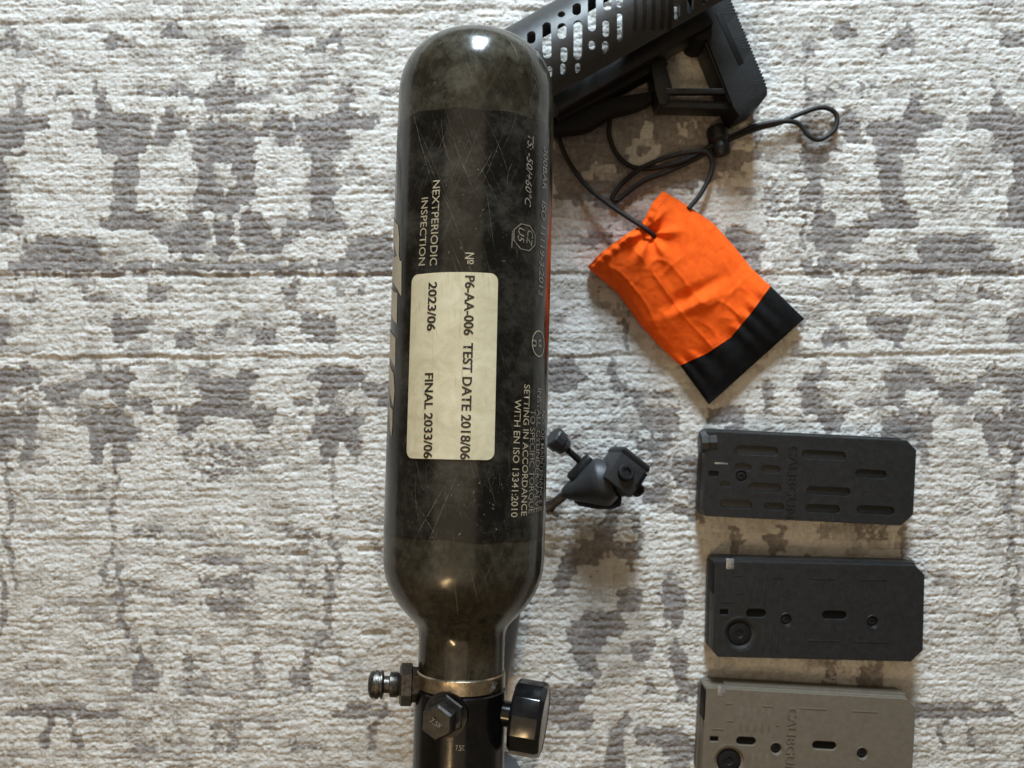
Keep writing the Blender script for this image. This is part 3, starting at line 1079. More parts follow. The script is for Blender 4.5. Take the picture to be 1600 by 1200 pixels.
# fill nipple, pointing left
sn = s_of(1069)
ph_n = math.radians(-84)
d = XD * math.sin(ph_n) + ZD * math.cos(ph_n)
fr = (P1 + AX * sn, d, AX, d.cross(AX))
from_bm('fill_nipple', lathe([(RG + .0075, .0052), (RG + .009, .0062), (RG + .0125, .0062), (RG + .0130, .0042), (RG + .0155, .0042), (RG + .0160, .0064), (RG + .0166, .0070), (RG + .0172, .0070), (RG + .0174, .0062), (RG + .0180, .0062), (RG + .0182, .0070), (RG + .0200, .0070), (RG + .0202, .0064), (RG + .0207, .0064), (RG + .0209, .0069), (RG + .0218, .0066), (RG + .0228, .0056), (RG + .0236, .0030), (RG + .0215, .0024)], fr, 36), M['dark_steel'], tank)
from_bm('hex_nut', lathe([(RG - .004, .0080), (RG + .0012, .0088), (RG + .0018, .0104), (RG + .0068, .0104), (RG + .0078, .0090), (RG + .0080, .005)], fr, 6, phase=0.3), M['dark_steel'], tank, 20)

# hex plug on the front
sh = s_of(1096)
ph_h = math.radians(-14)
d = XD * math.sin(ph_h) + ZD * math.cos(ph_h)
fr = (P1 + AX * sh, d, AX, d.cross(AX))
hp = from_bm('hex_plug', lathe([(RG - .004, .0098), (RG + .0006, .0098), (RG + .0012, .0090), (RG + .0018, .0064), (RG + .0050, .0064), (RG + .0052, .0080), (RG + .0125, .0084), (RG + .0136, .0073)], fr, 6, phase=0.55), M['plug_steel'], tank, 20)
cen = P1 + AX * sh + d * (RG + .0141)
me = text_mesh('7.5K', 0.01)
v = verts_of(me)
v = (v - v.min(0)) / (v[:, 0].max() - v[:, 0].min())
nx_ = (AX * 0.55 + XD * 0.83).normalized()
ny_ = d.cross(nx_).normalized()
P = np.array(cen)[None] + (v[:, :1] - .5) * .0064 * np.array(nx_)[None] + (v[:, 1:2] - .2) * .0066 * np.array(ny_)[None]
put_verts(me, P)
link('lettering', me, M['plug_print'], hp)
from_bm('plug_seat', lathe([(RG - .005, .0108), (RG + .0003, .0108), (RG + .0003, .0096)], fr, 48), M['regulator'], tank, 30)

# pressure gauge on the right
sg_ = s_of(1102)
ph_g = math.radians(80)
d = (XD * math.sin(ph_g) + ZD * math.cos(ph_g) + AX * 0.10).normalized()
fr = frame_dir(P1 + AX * sg_, d, ZD)
bm = lathe([(RG + .0042, .0100), (RG + .0046, .0166), (RG + .0062, .0182), (RG + .0186, .0182), (RG + .0206, .0172), (RG + .0210, .0160), (RG + .0204, .0156)], fr, 12, phase=math.radians(15))
bmesh.ops.bevel(bm, geom=[e_ for e_ in bm.edges if len(e_.link_faces) == 2], offset=.0011, segments=3, affect='EDGES', profile=0.5, clamp_overlap=True)
ga = from_bm('gauge', bm, M['gauge_black'], tank, 50)
from_bm('dial', lathe([(RG + .0203, .0155), (RG + .0206, .0150), (RG + .0206, 0)], fr, 40), M['dial'], ga)
from_bm('gauge_stem', lathe([(RG - .004, .0062), (RG + .006, .0062)], fr, 24), M['regulator'], ga)

# ------------------------------------------------------------------ dark bodies that peep out from behind the tank
tb = thing('tapered_tube', 'smooth grey tapered tube lying on the rug behind the tank neck', 'tube', tuple(at(775, 980, 0)))
a0, a1 = at(775, 820, 0.030), at(762, 1090, 0.026)
f = frame_dir(a0, a1 - a0)
Lt = (a1 - a0).length
from_bm('tube_body', lathe([(0, .012), (.004, .0215), (Lt * .45, .0215), (Lt * .70, .0185), (Lt * .86, .0150), (Lt * .97, .0140), (Lt, .011)], f, 48), M['grey_body'], tb)
kb = thing('rounded_knob', 'dark rounded plastic knob showing below the gauge, beside the regulator', 'knob', tuple(at(780, 1195, 0)))
f = (at(781, 1206, 0.0), Vector((0, 0, 1)), Vector((1, 0, 0)), Vector((0, 1, 0)))
from_bm('knob_cap', lathe([(0, .014), (.002, .0155), (.030, .0155), (.036, .0148), (.041, .0125), (.044, .008), (.045, 0)], f, 40), M['grey_body'], kb)

# ------------------------------------------------------------------ perforated stock
TZ = 0.038
T0 = at(843, 112, TZ)
TD = Vector((math.cos(math.radians(29.5)), math.sin(math.radians(29.5)), 0))
TN = Vector((math.sin(math.radians(29.5)), -math.cos(math.radians(29.5)), 0))   # towards the lower edge in the picture
TR = 0.0365
stock = thing('gun_stock', 'black perforated gun stock with ribbed butt pad lying on the rug', 'gun stock', (T0.x, T0.y, 0))


def on_tube(px, py):
    o_, d_ = ray(px, py)
    oc = o_ - T0
    dd = d_ - TD * d_.dot(TD)
    oo = oc - TD * oc.dot(TD)
    a_, b_, c_ = dd.dot(dd), 2 * dd.dot(oo), oo.dot(oo) - TR * TR
    disc = max(0.0, b_ * b_ - 4 * a_ * c_)
    t = (-b_ - math.sqrt(disc)) / (2 * a_)
    p = o_ + d_ * t
    u = (p - T0).dot(TD)
    q = p - T0 - TD * u
    return u, TR * math.atan2(q.dot(TN), q.z)


slots = [((830, 54), (830, 62), 7), ((854, 40), (855, 84), 7), ((877, 22), (877.5, 22.5), 6), ((878, 42), (878, 54), 7), ((901, 10), (901, 18), 7),
         ((903, 38), (903, 86), 7), ((925, -14), (925, 42), 6.5), ((949, -20), (949, 10), 6.5), ((947, 36), (947, 52), 5.5), ((968, -30), (968, 6), 5.5),
         ((968.5, 24), (968.5, 60), 4.5), ((881.5, 78), (881.5, 91), 5.5), ((859, 108), (859, 117), 4.5), ((925, 69), (925.5, 72), 5.5), ((946, 70), (946, 78), 5.5),
         ((835, 82), (835, 100), 6.5), ((903, 103), (903, 110), 4.5), ((1058, 10), (1058, 26), 5), ((1078, -20), (1078, 15), 5.5), ((1101, -12), (1101, 2), 5),
         ((1058, -50), (1058, -10), 5), ((970, -80), (970, -48), 5), ((812, 72), (812, 92), 6), ((815, 105), (815, 125), 5), ((880, 104), (880, 112), 4.5), ((835, 112), (835, 124), 5)]
PXM = CAM_H - TZ - TR
loops = [rrect(-0.070, -0.082, 0.152, 0.030, 0.004)]
for p0, p1, r_ in slots:
    u0, w0 = on_tube(*p0)
    u1, w1 = on_tube(*p1)
    wd = 2 * r_ / F_PX * PXM
    if min(w0, w1) < -0.055:
        continue
    loops.append(capsule(u0, w0, u1, w1, wd))
me = curve_mesh(loops, extrude=0.0011)
v = verts_of(me)
slice_mesh(me, 1, -0.0815, 0.030, 0.0022)
v = verts_of(me)
phv = v[:, 1] / TR
rr = TR + v[:, 2] - 0.0011
P = np.array(T0)[None] + v[:, :1] * np.array(TD)[None] + (np.sin(phv) * rr)[:, None] * np.array(TN)[None]
P[:, 2] += np.cos(phv) * rr
put_verts(me, P)
autosmooth(me, 40)
link('perforated_shroud', me, M['black_satin'], stock)


for px_ in (992, 1006, 1020, 1034, 1046):
    u0, w0 = on_tube(px_, -30)
    u1, w1 = on_tube(px_, 44)
    me = curve_mesh([capsule(u0, w0, u1, w1, .0022)], extrude=0.0008)
    slice_mesh(me, 1, -0.08, 0.03, 0.0022)
    v = verts_of(me)
    phv = v[:, 1] / TR
    rr = TR + v[:, 2] + 0.0003
    P = np.array(T0)[None] + v[:, :1] * np.array(TD)[None] + (np.sin(phv) * rr)[:, None] * np.array(TN)[None]
    P[:, 2] += np.cos(phv) * rr
    put_verts(me, P)
    link('shroud_rib', me, M['black_plastic'], stock)


def oriented_box(name, c0, c1, wd, z0, z1, mat, parent, bevel=0.0012):
    """bar from place point c0 to c1 (xy), width wd, between heights z0 and z1"""
    dv = Vector((c1[0] - c0[0], c1[1] - c0[1], 0))
    n = Vector((-dv.y, dv.x, 0)).normalized() * wd / 2
    p = [Vector((c0[0], c0[1], 0)) + n, Vector((c0[0], c0[1], 0)) - n, Vector((c1[0], c1[1], 0)) - n, Vector((c1[0], c1[1], 0)) + n]
    return prism(name, [(q.x, q.y) for q in p], z0, z1, mat, parent, bevel)


oriented_box('side_rail', at(866, 160, .046), at(1112, 20, .046), .0130, .012, .046, M['black_plastic'], stock, .003)
oriented_box('lower_rail', at(868, 176, .03), at(1040, 86, .03), .0120, .004, .030, M['rubber'], stock, .002)
# butt pad with its ribbed outer edge
pad_px = [(1072, -40), (1118, -58)]
n_t = 38
for k in range(n_t):
    t = k / n_t
    bx, by = 1118 + (1198 - 1118) * t, -58 + (133 + 58) * t
    pad_px += [(bx - 1.2, by + 0.4), (bx + 1.6, by + 1.2), (bx + 2.4, by + 3.2), (bx - 0.4, by + 4.2)]
pad_px += [(1199, 136), (1199, 148), (1187, 164), (1156, 180), (1147, 168), (1134, 134), (1110, 74), (1090, 20)]
pad = [at(x, y, .036) for x, y in pad_px]
prism('butt_pad', [(p.x, p.y) for p in pad], .001, .036, M['rubber'], stock, .0006)
groove = [at(x, y, .0365) for x, y in ((1118, 20), (1128, 20), (1163, 96), (1155, 102))]
prism('pad_slit_shade', [(p.x, p.y) for p in groove], .034, .0364, M['hole_shade'], stock, .0006)  # black sheet standing in for the shade in the pad's slit
plate = [at(x, y, .033) for x, y in ((1070, -10), (1095, -30), (1152, 160), (1140, 160), (1112, 92))]
prism('butt_plate', [(p.x, p.y) for p in plate], .003, .0335, M['black_plastic'], stock, .001)
# open bracket under the rail
oriented_box('bracket_bar', at(1040, 141, .034), at(1142, 141, .034), .0042, .026, .034, M['black_plastic'], stock, .001)
oriented_box('bracket_bar', at(1034, 160, .030), at(1150, 163, .030), .0062, .008, .030, M['black_plastic'], stock, .0015)
br = [at(x, y, .032) for x, y in ((1016, 96), (1038, 92), (1052, 140), (1042, 164), (1030, 162), (1024, 142))]
prism('bracket_web', [(p.x, p.y) for p in br], .006, .033, M['black_plastic'], stock, .001)
lever = [at(x, y, .022) for x, y in ((864, 184), (905, 160), (1018, 142), (1020, 156), (1000, 166), (958, 176), (924, 198), (900, 203), (864, 206))]
prism('lever', [(p.x, p.y) for p in lever], .004, .023, M['rubber'], stock, .0015)
kn = at(1042, 76, .03)
from_bm('pivot_pin', lathe([(.006, .0085), (.034, .0085), (.036, .0072), (.036, 0)], ((Vector((kn.x + .024, kn.y + .011, 0))), Vector((0, 0, 1)), Vector((1, 0, 0)), Vector((0, 1, 0))), 28), M['rubber'], stock)

# ------------------------------------------------------------------ drawstring pouch
pouch = thing('drawstring_pouch', 'orange fabric drawstring pouch with a black base panel and black cord', 'pouch', tuple(at(1090, 465, 0)))


def poly_at(pts, t):
    seg = [math.dist(a, b) for a, b in zip(pts[:-1], pts[1:])]
    tot = sum(seg)
    d_ = t * tot
    for (a, b, s) in zip(pts[:-1], pts[1:], seg):
        if d_ <= s or (a, b) == (pts[-2], pts[-1]):
            k = min(1, d_ / s)
            return (a[0] + (b[0] - a[0]) * k, a[1] + (b[1] - a[1]) * k)
        d_ -= s


TOPE = [(918, 417), (936, 398), (962, 378), (985, 362), (1001, 352), (1010, 336), (1020, 316), (1036, 298)]
LOWE = [(918, 417), (967, 459), (999, 505), (1030, 540), (1063, 571)]
UPE = [(1036, 298), (1076, 322), (1116, 350), (1148, 386), (1176, 421), (1204, 447)]
SEAM = [(1063, 571), (1105, 552), (1142, 527), (1176, 486), (1204, 447)]
BOT = [(1108, 632), (1257, 498)]


def coons(A, B, Cc, D, u, v):
    """A: v=0 edge, B: v=1 edge (along u); Cc: u=0 edge, D: u=1 edge (along v)"""
    a, b_ = poly_at(A, u), poly_at(B, u)
    c_, d_ = poly_at(Cc, v), poly_at(D, v)
    p00, p10, p01, p11 = poly_at(A, 0), poly_at(A, 1), poly_at(B, 0), poly_at(B, 1)
    return tuple((1 - v) * a[i] + v * b_[i] + (1 - u) * c_[i] + u * d_[i]
                 - ((1 - u) * (1 - v) * p00[i] + u * (1 - v) * p10[i] + (1 - u) * v * p01[i] + u * v * p11[i]) for i in (0, 1))


def nz1(x, y, s):
    return float(vnoise(np.array([x]), np.array([y]), s)[0]) - 0.5


def cloth_part(name, edges, nu, nv, hfun, mat):
    bm = bmesh.new()
    top, botm = [], []
    for j in range(nv + 1):
        rt, rb = [], []
        for i in range(nu + 1):
            u, v_ = i / nu, j / nv
            px, py = coons(*edges, u, v_)
            z = hfun(u, v_, px, py)
            p = at(px, py, z)
            rt.append(bm.verts.new(p))
            q = at(px, py, z)
            edge = i in (0, nu) or j in (0, nv)
            rb.append(rt[-1] if False else bm.verts.new((q.x, q.y, max(0.0006, min(z - 0.0012, 0.002 if not edge else z - 0.0012)))))
        top.append(rt)
        botm.append(rb)
    for j in range(nv):
        for i in range(nu):
            bm.faces.new((top[j][i], top[j][i + 1], top[j + 1][i + 1], top[j + 1][i]))
            bm.faces.new((botm[j][i], botm[j + 1][i], botm[j + 1][i + 1], botm[j][i + 1]))
    for i in range(nu):
        bm.faces.new((top[0][i], botm[0][i], botm[0][i + 1], top[0][i + 1]))
        bm.faces.new((top[nv][i], top[nv][i + 1], botm[nv][i + 1], botm[nv][i]))
    for j in range(nv):
        bm.faces.new((top[j][0], top[j + 1][0], botm[j + 1][0], botm[j][0]))
        bm.faces.new((top[j][nu], botm[j][nu], botm[j + 1][nu], top[j + 1][nu]))
    return from_bm(name, bm, mat, pouch, 70)


def h_body(u, v_, px, py):
    prof_u = max(0.0, 1 - (2 * u - 1) ** 2) ** 0.5
    h = 0.006 + 0.016 * prof_u * (0.55 + 0.45 * math.sin(math.pi * min(1, 0.25 + 0.75 * v_)))
    h += 0.004 * (1 - v_) * prof_u
    # pinch at the cord hole, creases running down from it
    dx, dy = px - 1016, py - 366
    d2 = math.hypot(dx, dy)
    h -= 0.007 * math.exp(-(d2 / 16) ** 2)
    h += 0.0040 * math.exp(-((d2 - 30) / 22) ** 2) * (0.5 + 0.5 * math.cos(6 * math.atan2(dy, dx) + 0.6)) ** 2
    # long soft folds
    al = (px - 1000) * 0.62 + (py - 380) * 0.78
    ac = (px - 1000) * 0.78 - (py - 380) * 0.62
    h += 0.0012 * nz1(al / 90, ac / 40, 51) * prof_u * 2
    rg = 1 - abs(2 * nz1(al / 70 + 0.4 * nz1(px / 50, py / 50, 57), ac / 34, 52))
    h += 0.0012 * (rg ** 8) * prof_u
    rg = 1 - abs(2 * nz1(al / 40, ac / 60 + 0.6 * nz1(px / 40, py / 40, 58), 54))
    h += 0.0009 * (rg ** 10) * prof_u
    h += 0.0004 * nz1(px / 5, py / 5, 53)
    # wrinkle across the lower third, seam puckers
    h += 0.0030 * math.exp(-((al - 128 - 0.25 * ac) / 9) ** 2) * math.exp(-((ac - 10) / 45) ** 2)
    h -= 0.0026 * math.exp(-((al - 108 - 0.2 * ac) / 9) ** 2) * math.exp(-((ac - 20) / 50) ** 2)
    h += 0.0016 * math.sin(u * 40 + 2 * math.sin(9 * u)) * math.exp(-((1 - v_) / 0.06) ** 2)
    # stitched hem at the mouth
    h += 0.0012 * math.exp(-((v_ - 0.03) / 0.03) ** 2) * (1 + 0.5 * math.sin(u * 70))
    if v_ < 0.02:
        h -= 0.002
    return max(0.004, h)


def h_base(u, v_, px, py):
    prof_u = max(0.0, 1 - (2 * u - 1) ** 2) ** 0.5
    hb = h_body(u, 1.0, *poly_at(SEAM, u))
    h = hb * (1 - v_) + 0.0085 * v_
    h += 0.0025 * math.sin(math.pi * v_) * prof_u - 0.0005 * math.exp(-((v_) / 0.05) ** 2)
    h += 0.0010 * nz1(px / 40, py / 30, 55)
    return max(0.003, h)


cloth_part('pouch_body', (TOPE, SEAM, LOWE, UPE), 110, 120, h_body, M['orange'])
cloth_part('base_panel', (SEAM, BOT, [(1063, 571), (1108, 632)], [(1204, 447), (1257, 498)]), 48, 26, h_base, M['black_cloth'])

# thread of the hem and of the seam above the base panel
bm = bmesh.new()
for row_, cnt in ((0.055, 30), (0.975, 34)):
    for k in range(cnt):
        pts_ = []
        for u in ((k + .18) / cnt, (k + .74) / cnt):
            px, py = coons(TOPE, SEAM, LOWE, UPE, u, row_)
            pts_.append(at(px, py, h_body(u, row_, px, py) + .00012))
        f_ = frame_dir(pts_[0], pts_[1] - pts_[0])
        ln_ = (pts_[1] - pts_[0]).length
        ring0 = [bm.verts.new(pts_[0] + (f_[2] * math.sin(t) + f_[3] * math.cos(t)) * .00028) for t in (0, 1.57, 3.14, 4.71)]
        ring1 = [bm.verts.new(pts_[1] + (f_[2] * math.sin(t) + f_[3] * math.cos(t)) * .00028) for t in (0, 1.57, 3.14, 4.71)]
        for q in range(4):
            bm.faces.new((ring0[q], ring1[q], ring1[(q + 1) % 4], ring0[(q + 1) % 4]))
so = from_bm('stitching', bm, M['thread'], pouch)
so['kind'] = 'stuff'
cord_px = [(1076, 326, 12), (1094, 304, 9), (1108, 278, 7), (1113, 256, 7), (1104, 238, 9), (1076, 238, 9), (1036, 248, 7), (1000, 264, 5), (974, 285, 4), (959, 304, 4),
           (958, 312, 4), (966, 312, 4), (984, 298, 4), (1008, 282, 4), (1044, 268, 4), (1084, 250, 5), (1112, 234, 7), (1126, 226, 9), (1150, 214, 8), (1184, 201, 5),
           (1218, 192, 5), (1250, 178, 5), (1284, 168, 5), (1306, 178, 4), (1304, 202, 4), (1282, 218, 4), (1264, 212, 4), (1252, 197, 4), (1238, 190, 5), (1212, 191, 7), (1180, 197, 6), (1150, 210, 7), (1124, 221, 10),
           (1104, 232, 8), (1072, 249, 8), (1040, 259, 5), (1010, 264, 4), (984, 259, 4), (963, 240, 4), (952, 212, 4), (952, 186, 4), (944, 164, 4), (912, 158, 4), (882, 172, 4), (872, 196, 4), (876, 224, 5), (892, 258, 6), (918, 292, 9), (950, 318, 14), (982, 340, 20), (1005, 355, 24), (1019, 366, 22), (1024, 372, 14)]
tube('drawstring', [at(x, y, z * .001 + .0006) for x, y, z in cord_px], .00180, M['cord'], pouch)
# eyelet and cord lock
ey = at(1018, 365, .0215)
c_lock = at(1124, 223, .008)
f = frame_dir(c_lock + Vector((-.0030, .0125, .001)), Vector((.012, -.052, 0.0)))
La = .0258
lk = from_bm('cord_lock', lathe([(0, .0052), (.0012, .0070), (.004, .0080), (.0105, .0080), (.0125, .0064), (.0145, .0064), (.0155, .0070), (.0195, .0068), (.0225, .0058), (.0236, .0030)], f, 28), M['black_plastic'], pouch)

# ------------------------------------------------------------------ clamp mount
clamp = thing('clamp_mount', 'black swivel clamp mount with thumb knob and metal wing nut beside the tank', 'clamp mount', tuple(at(935, 750, 0)))
# square clamp block, turned
blk = bmesh.new()
ctr = at(971, 737, .034)
blk = box_bm(0, 0, 0, .0250, .0270, .024, .0016)
rotb = Matrix.Translation(ctr + Vector((0, 0, -.001))) @ Matrix.Rotation(math.radians(-38), 4, 'Z') @ Matrix.Rotation(math.radians(12), 4, 'Y') @ Matrix.Rotation(math.radians(-14), 4, 'X')
bmesh.ops.transform(blk, matrix=rotb, verts=blk.verts)
from_bm('clamp_block', blk, M['grey_plastic'], clamp)
slit_shade = box_bm(0, 0, 0, .0030, .0120, .0030, .0004)
bmesh.ops.transform(slit_shade, matrix=rotb @ Matrix.Translation((.0116, .001, .0110)), verts=slit_shade.verts)
from_bm('slit_shade', slit_shade, M['hole_shade'], clamp)  # black box painted for the shade inside a slot
lip = box_bm(0, 0, 0, .0256, .0030, .0246, .0006)
bmesh.ops.transform(lip, matrix=rotb @ Matrix.Translation((0, .0100, 0)), verts=lip.verts)
from_bm('block_lip', lip, M['black_plastic'], clamp)
lug = box_bm(0, 0, 0, .0085, .0150, .012, .0014)
bmesh.ops.transform(lug, matrix=rotb @ Matrix.Translation((.0085, -.006, -.010)), verts=lug.verts)
from_bm('jaw', lug, M['rubber'], clamp)
fb = frame_dir(rotb @ Vector((-.001, -.003, .008)), rotb.to_3x3() @ Vector((-.15, .3, 1)), Vector((1, 0, 0)))
from_bm('set_screw', lathe([(0, .0060), (.0062, .0060), (.0068, .0052), (.0068, .0034), (.0040, .0030), (.0040, 0)], fb, 28), M['rubber'], clamp)
ft = at(1000, 768, .020)
f = frame_dir(at(986, 756, .022), at(1003, 772, .018) - at(986, 756, .022))
from_bm('foot_bolt', lathe([(0, .0052), (.0090, .0052), (.0102, .0044), (.0102, 0)], f, 24), M['rubber'], clamp)
# flared neck
f = frame_dir(at(900, 765, .026), at(944, 752, .030) - at(900, 765, .026))
Ln = (at(944, 752, .030) - at(900, 765, .026)).length
from_bm('flared_neck', lathe([(-.010, .0035), (-.006, .0062), (0, .0090), (Ln * .3, .0120), (Ln * .6, .0152), (Ln * .85, .0176), (Ln, .0176), (Ln + .006, .0140)], f, 40), M['grey_plastic'], clamp)
f = frame_dir(at(898, 772, .016), at(960, 778, .016) - at(898, 772, .016))
from_bm('base_arm', lathe([(0, .006), (.004, .0085), (.018, .0095), (.028, .0085), (.034, .006)], f, 28), M['rubber'], clamp)
# thumb screw
p0, p1 = at(918, 731, .026), at(870, 688, .034)
f = frame_dir(p0, p1 - p0)
Ls = (p1 - p0).length
from_bm('screw_shaft', lathe([(-.008, .0026), (Ls - .004, .0024)], f, 18), M['rubber'], clamp)
from_bm('thumb_knob', lathe([(Ls - .009, .0052), (Ls - .0078, .0066), (Ls - .0035, .0070), (Ls - .003, .0082), (Ls + .0035, .0086), (Ls + .0048, .0078), (Ls + .005, 0)], f, 14), M['grey_plastic'], clamp, 20)
f = frame_dir(at(919, 720, .028), at(893, 748, .028) - at(919, 720, .028))
from_bm('hinge', lathe([(-.003, .0040), (0, .0048), (.016, .0048), (.019, .0036)], f, 24), M['black_plastic'], clamp)
# metal wing nut
f = frame_dir(at(886, 771, .020), at(850, 798, .016) - at(886, 771, .020))
wn = from_bm('wing_nut', lathe([(0, .0026), (.003, .0034), (.012, .0034), (.016, .0044), (.020, .0040)], f, 20), M['dark_steel'], clamp)
o, a_, x_, z_ = f
for sg in (-1, 1):
    bm = box_bm(0, 0, 0, .0016, .0085, .0070, .0006)
    mt = Matrix.Translation(o + a_ * .017 + x_ * sg * .0058) @ Matrix(((a_.x, x_.x, z_.x), (a_.y, x_.y, z_.y), (a_.z, x_.z, z_.z))).to_4x4() @ Matrix.Rotation(math.radians(25 * sg), 4, 'Z')
    bmesh.ops.transform(bm, matrix=mt, verts=bm.verts)
    from_bm('wing', bm, M['dark_steel'], wn)


# ------------------------------------------------------------------ magazines
def magazine(label, ox, oy, deg, hgt, feats, mat, z1=.0235, length=330, style=1):
    """ox, oy: picture corner of the top face; features in picture pixels from that corner, along the body"""
    ca, sa = math.cos(math.radians(deg)), math.sin(math.radians(deg))

    def T(x, y, z=z1):
        p = at(ox + x * ca - y * sa, oy + x * sa + y * ca, z)
        return (p.x, p.y)
    root = thing('magazine', label, 'magazine', tuple(at(ox + 160, oy + hgt / 2, 0)), 'gun magazines in a column on the rug')

    def TL(L):
        return [T(x, y) for x, y in L]
    ch = 9 if style == 2 else 5
    outl = [(0, 2), (2, 0), (length - 14, 0), (length, 14), (length, hgt - 18), (length - 18, hgt), (ch, hgt), (0, hgt - ch * 1.3)]
    # lower body
    prism('magazine_body', TL(outl), .0008, z1 - (.0007 if style == 1 else .0022), mat, root, .0010)
    fl = [(-2, 6), (6, -2), (length - 12, -2), (length + 2, 14), (length + 2, hgt - 16), (length - 16, hgt + 3), (ch + 2, hgt + 3), (-2, hgt - ch * 1.3)]
    prism('base_flange', TL(fl), .0006, z1 * .45, mat, root, .0012)
    holes = []
    for kind, *q in feats:
        if kind == 'cap':
            x0, y0, x1, y1 = q
            hh = (y1 - y0)
            holes.append(TL(capsule(x0 + hh / 2, (y0 + y1) / 2, x1 - hh / 2, (y0 + y1) / 2, hh)))
        elif kind == 'rect':
            holes.append(TL(rrect(*q, 2)))
        elif kind == 'round':
            holes.append(TL(circle(*q)))
    inner = [(1.5, 3), (3, 1.5), (length - 15, 1.5), (length - 1.5, 15), (length - 1.5, hgt - 19), (length - 19, hgt - 1.5), (ch + 1, hgt - 1.5), (1.5, hgt - ch * 1.3 - 1)]
    hx = .0001 if style == 1 else .0008
    me = curve_mesh([TL(inner)] + holes, extrude=hx, bevel=.00025 if style == 1 else .00045, res=1)
    v = verts_of(me)
    v[:, 2] += z1 - hx - (.00025 if style == 1 else .00045)
    put_verts(me, v)
    autosmooth(me, 30)
    cp = link('cover_plate', me, mat, root)
    for kind, *q in feats:
        if kind in ('rect', 'round') or (kind == 'cap' and style == 2):
            if kind == 'round':
                L_ = circle(q[0], q[1], q[2] - .6)
            elif kind == 'rect':
                L_ = rrect(q[0] + .5, q[1] + .5, q[2] - .5, q[3] - .5, 1.5)
            else:
                hh = q[3] - q[1]
                L_ = capsule(q[0] + hh / 2, (q[1] + q[3]) / 2, q[2] - hh / 2, (q[1] + q[3]) / 2, hh - 1)
            if kind == 'cap' and (q[2] - q[0]) < 25:
                continue
            prism('recess_shade', TL(L_), z1 - .0024, z1 - (.0005 if style == 1 else .0019), M['hole_shade'], root, 0)  # black pocket floor, the shade of a deeper hole painted in
        if kind == 'round':
            p = T(q[0], q[1])
            rr_ = q[2] / F_PX * (CAM_H - z1)
            fr_ = (Vector((p[0], p[1], z1 - (.0013 if style == 1 else .0021))), Vector((0, 0, 1)), Vector((1, 0, 0)), Vector((0, 1, 0)))
            from_bm('screw', lathe([(0, rr_ * .72), (.0008, rr_ * .70), (.0011, rr_ * .58), (.0011, rr_ * .28), (.0005, rr_ * .22), (.0005, 0)], fr_, 20), M['rubber'], root)
            if style == 2:
                from_bm('pocket_rim', lathe([(.0021, rr_ * 1.16), (.0023, rr_ * 1.12), (.0004, rr_ * .80)], fr_, 36, cap0=False, cap1=False), mat, root, 20)
        if kind == 'rib':
            x0, y0, x1, y1 = q
            prism('rib', TL([(x0, y0), (x1, y0), (x1, y1), (x0, y1)]), z1 - .0004, z1 + (.00028 if y1 - y0 > 20 and style == 2 else .0005), mat, root, .0002)
        if kind == 'clip':
            x0, y0, x1, y1 = q
            prism('metal_clip', TL([(x0, y0), (x1, y0), (x1, y1), (x0, y1)]), z1 - .004, z1 + .0006, M['steel'], root, .0004)
        if kind == 'mouth':
            x0, y0, x1, y1 = q
            prism('mouth_shade', TL([(x0, y0), (x1, y0 + 6), (x1, y1 - 4), (x0, y1)]), .006, z1 + .0003, M['hole_shade'], root, .0004)  # solid black block, stands in for the shade of the open mouth
        if kind == 'word':
            body, x, y0, y1, cap = q
            me = text_mesh(body, 0.0, 0.02)
            v = verts_of(me)
            sx = (y1 - y0) / (v[:, 0].max() - v[:, 0].min())
            out_ = []
            for a in v:
                u = (a[0] - v[:, 0].min()) * sx
                h = a[1] / .73 * cap
                p = T(x + cap - h, y1 - u) if False else T(x + h, y0 + u)
                out_.append((p[0], p[1], z1 + .0002 + (.0004 if a[2] > 0 else -.0004)))
            put_verts(me, np.array(out_))
            link('lettering', me, mat, root)
    return root, T


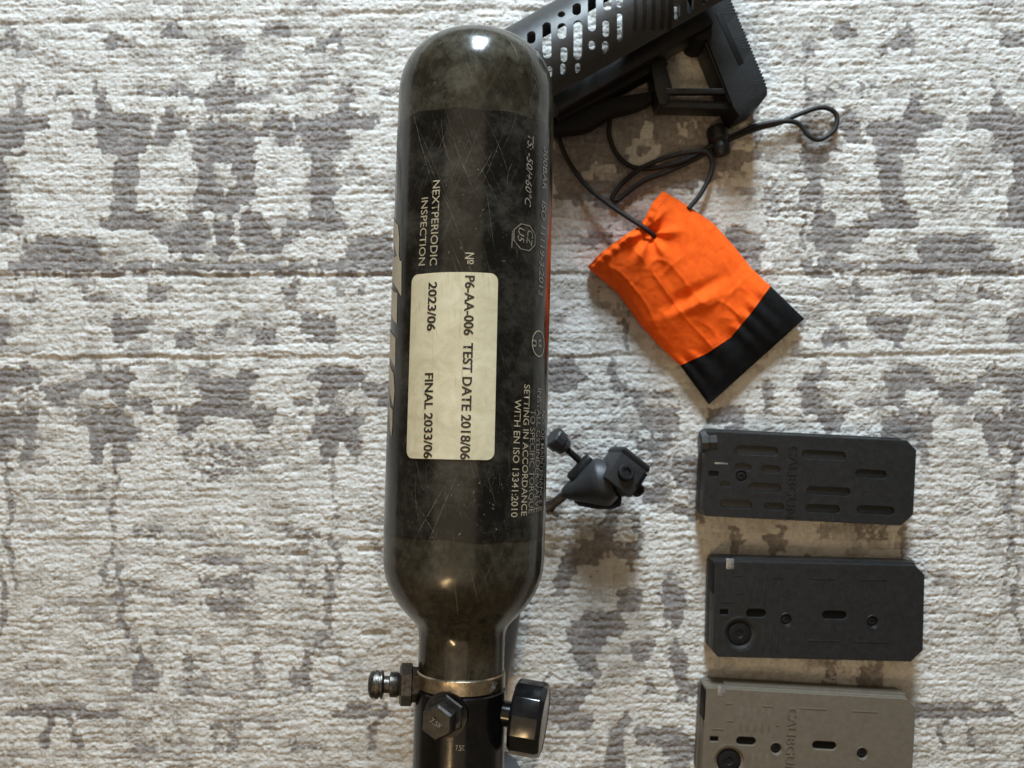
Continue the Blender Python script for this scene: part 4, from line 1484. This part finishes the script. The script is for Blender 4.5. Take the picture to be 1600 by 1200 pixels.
f1 = [('cap', 46, 20, 114, 35), ('cap', 46, 48, 74, 60), ('cap', 88, 49, 119, 62), ('cap', 25, 77, 42, 86), ('cap', 69, 77, 122, 92), ('cap', 26, 105, 77, 119),
      ('cap', 95, 107, 128, 119), ('cap', 150, 22, 220, 37), ('cap', 160, 78, 230, 92), ('cap', 235, 48, 285, 62), ('cap', 240, 104, 300, 118), ('cap', 160, 106, 215, 120),
      ('rect', 6, 62, 23, 71), ('round', 58, 68, 9.5), ('word', 'CALIBGUN', 130, 16, 128, 15), ('rib', 31, 1, 34, 48), ('clip', 15, 48.5, 36, 51.5)]
mg, T = magazine('charcoal magazine with capsule shaped dimples and a feed roller, nearest the orange pouch', 1104, 673, 2.8, 134, f1, M['mag_black'])
pr0, pr1 = T(-13, 18, .014), T(12, 16, .014)
f = frame_dir(Vector((pr0[0], pr0[1], .0175)), Vector((pr1[0] - pr0[0], pr1[1] - pr0[1], 0)))
from_bm('feed_roller', lathe([(0, .0052), (.0010, .0078), (.0058, .0086), (.0064, .0078), (.0120, .0080), (.0130, .005)], f, 10), M['black_satin'], mg, 20)
p = T(25, 22, .0235)
prism('feed_cap', [T(x, y) for x, y in ((12, 2), (31, 2), (31, 47), (14, 47))], .010, .0243, M['mag_black'], mg, .0012)

f2 = [('rect', 10, 75, 25, 85), ('cap', 51, 73, 84, 88), ('round', 115, 90, 9.5), ('round', 43, 114, 24), ('clip', 19, -3, 31, 13), ('mouth', -1, 4, 7, 52),
      ('rib', 32, 22, 43, 24), ('rib', 90, 23, 108, 25), ('rib', 35, 49, 46, 51), ('rib', 14, 63, 31, 65), ('rib', 112, 52, 117, 54), ('cap', 170, 73, 210, 88), ('round', 250, 90, 9.5),
      *[('rib', x_, y_, x_ + 3.2, y_ + h_) for x_ in (56, 67, 78, 89, 100) for y_, h_ in ((28, 38), (99, 42)) if x_ > 70 or y_ < 50], ('rib', 150, 23, 190, 25), ('rib', 230, 23, 270, 25), ('rib', 150, 120, 200, 122), ('rib', 220, 120, 280, 122)]
mg2, T2 = magazine('matte black magazine with large round boss, middle of the three magazines', 1116, 876, 1.4, 151, f2, M['mag_black'], style=2)
f3 = [x for x in f2] + [('word', 'CALIBGUN', 130, 24, 128, 15)]
mg3, T3 = magazine('tan plastic magazine with dark screw holes below the matte black magazine', 1103, 1074, 3.2, 151, f3, M['mag_tan'], style=2)
for root, TT, mt in ((mg2, T2, M['mag_black']), (mg3, T3, M['mag_tan'])):
    prism('top_rib', [TT(x, y) for x, y in ((31, -3), (322, -3), (322, 9), (31, 9))], .002, .0200, mt, root, .0025)
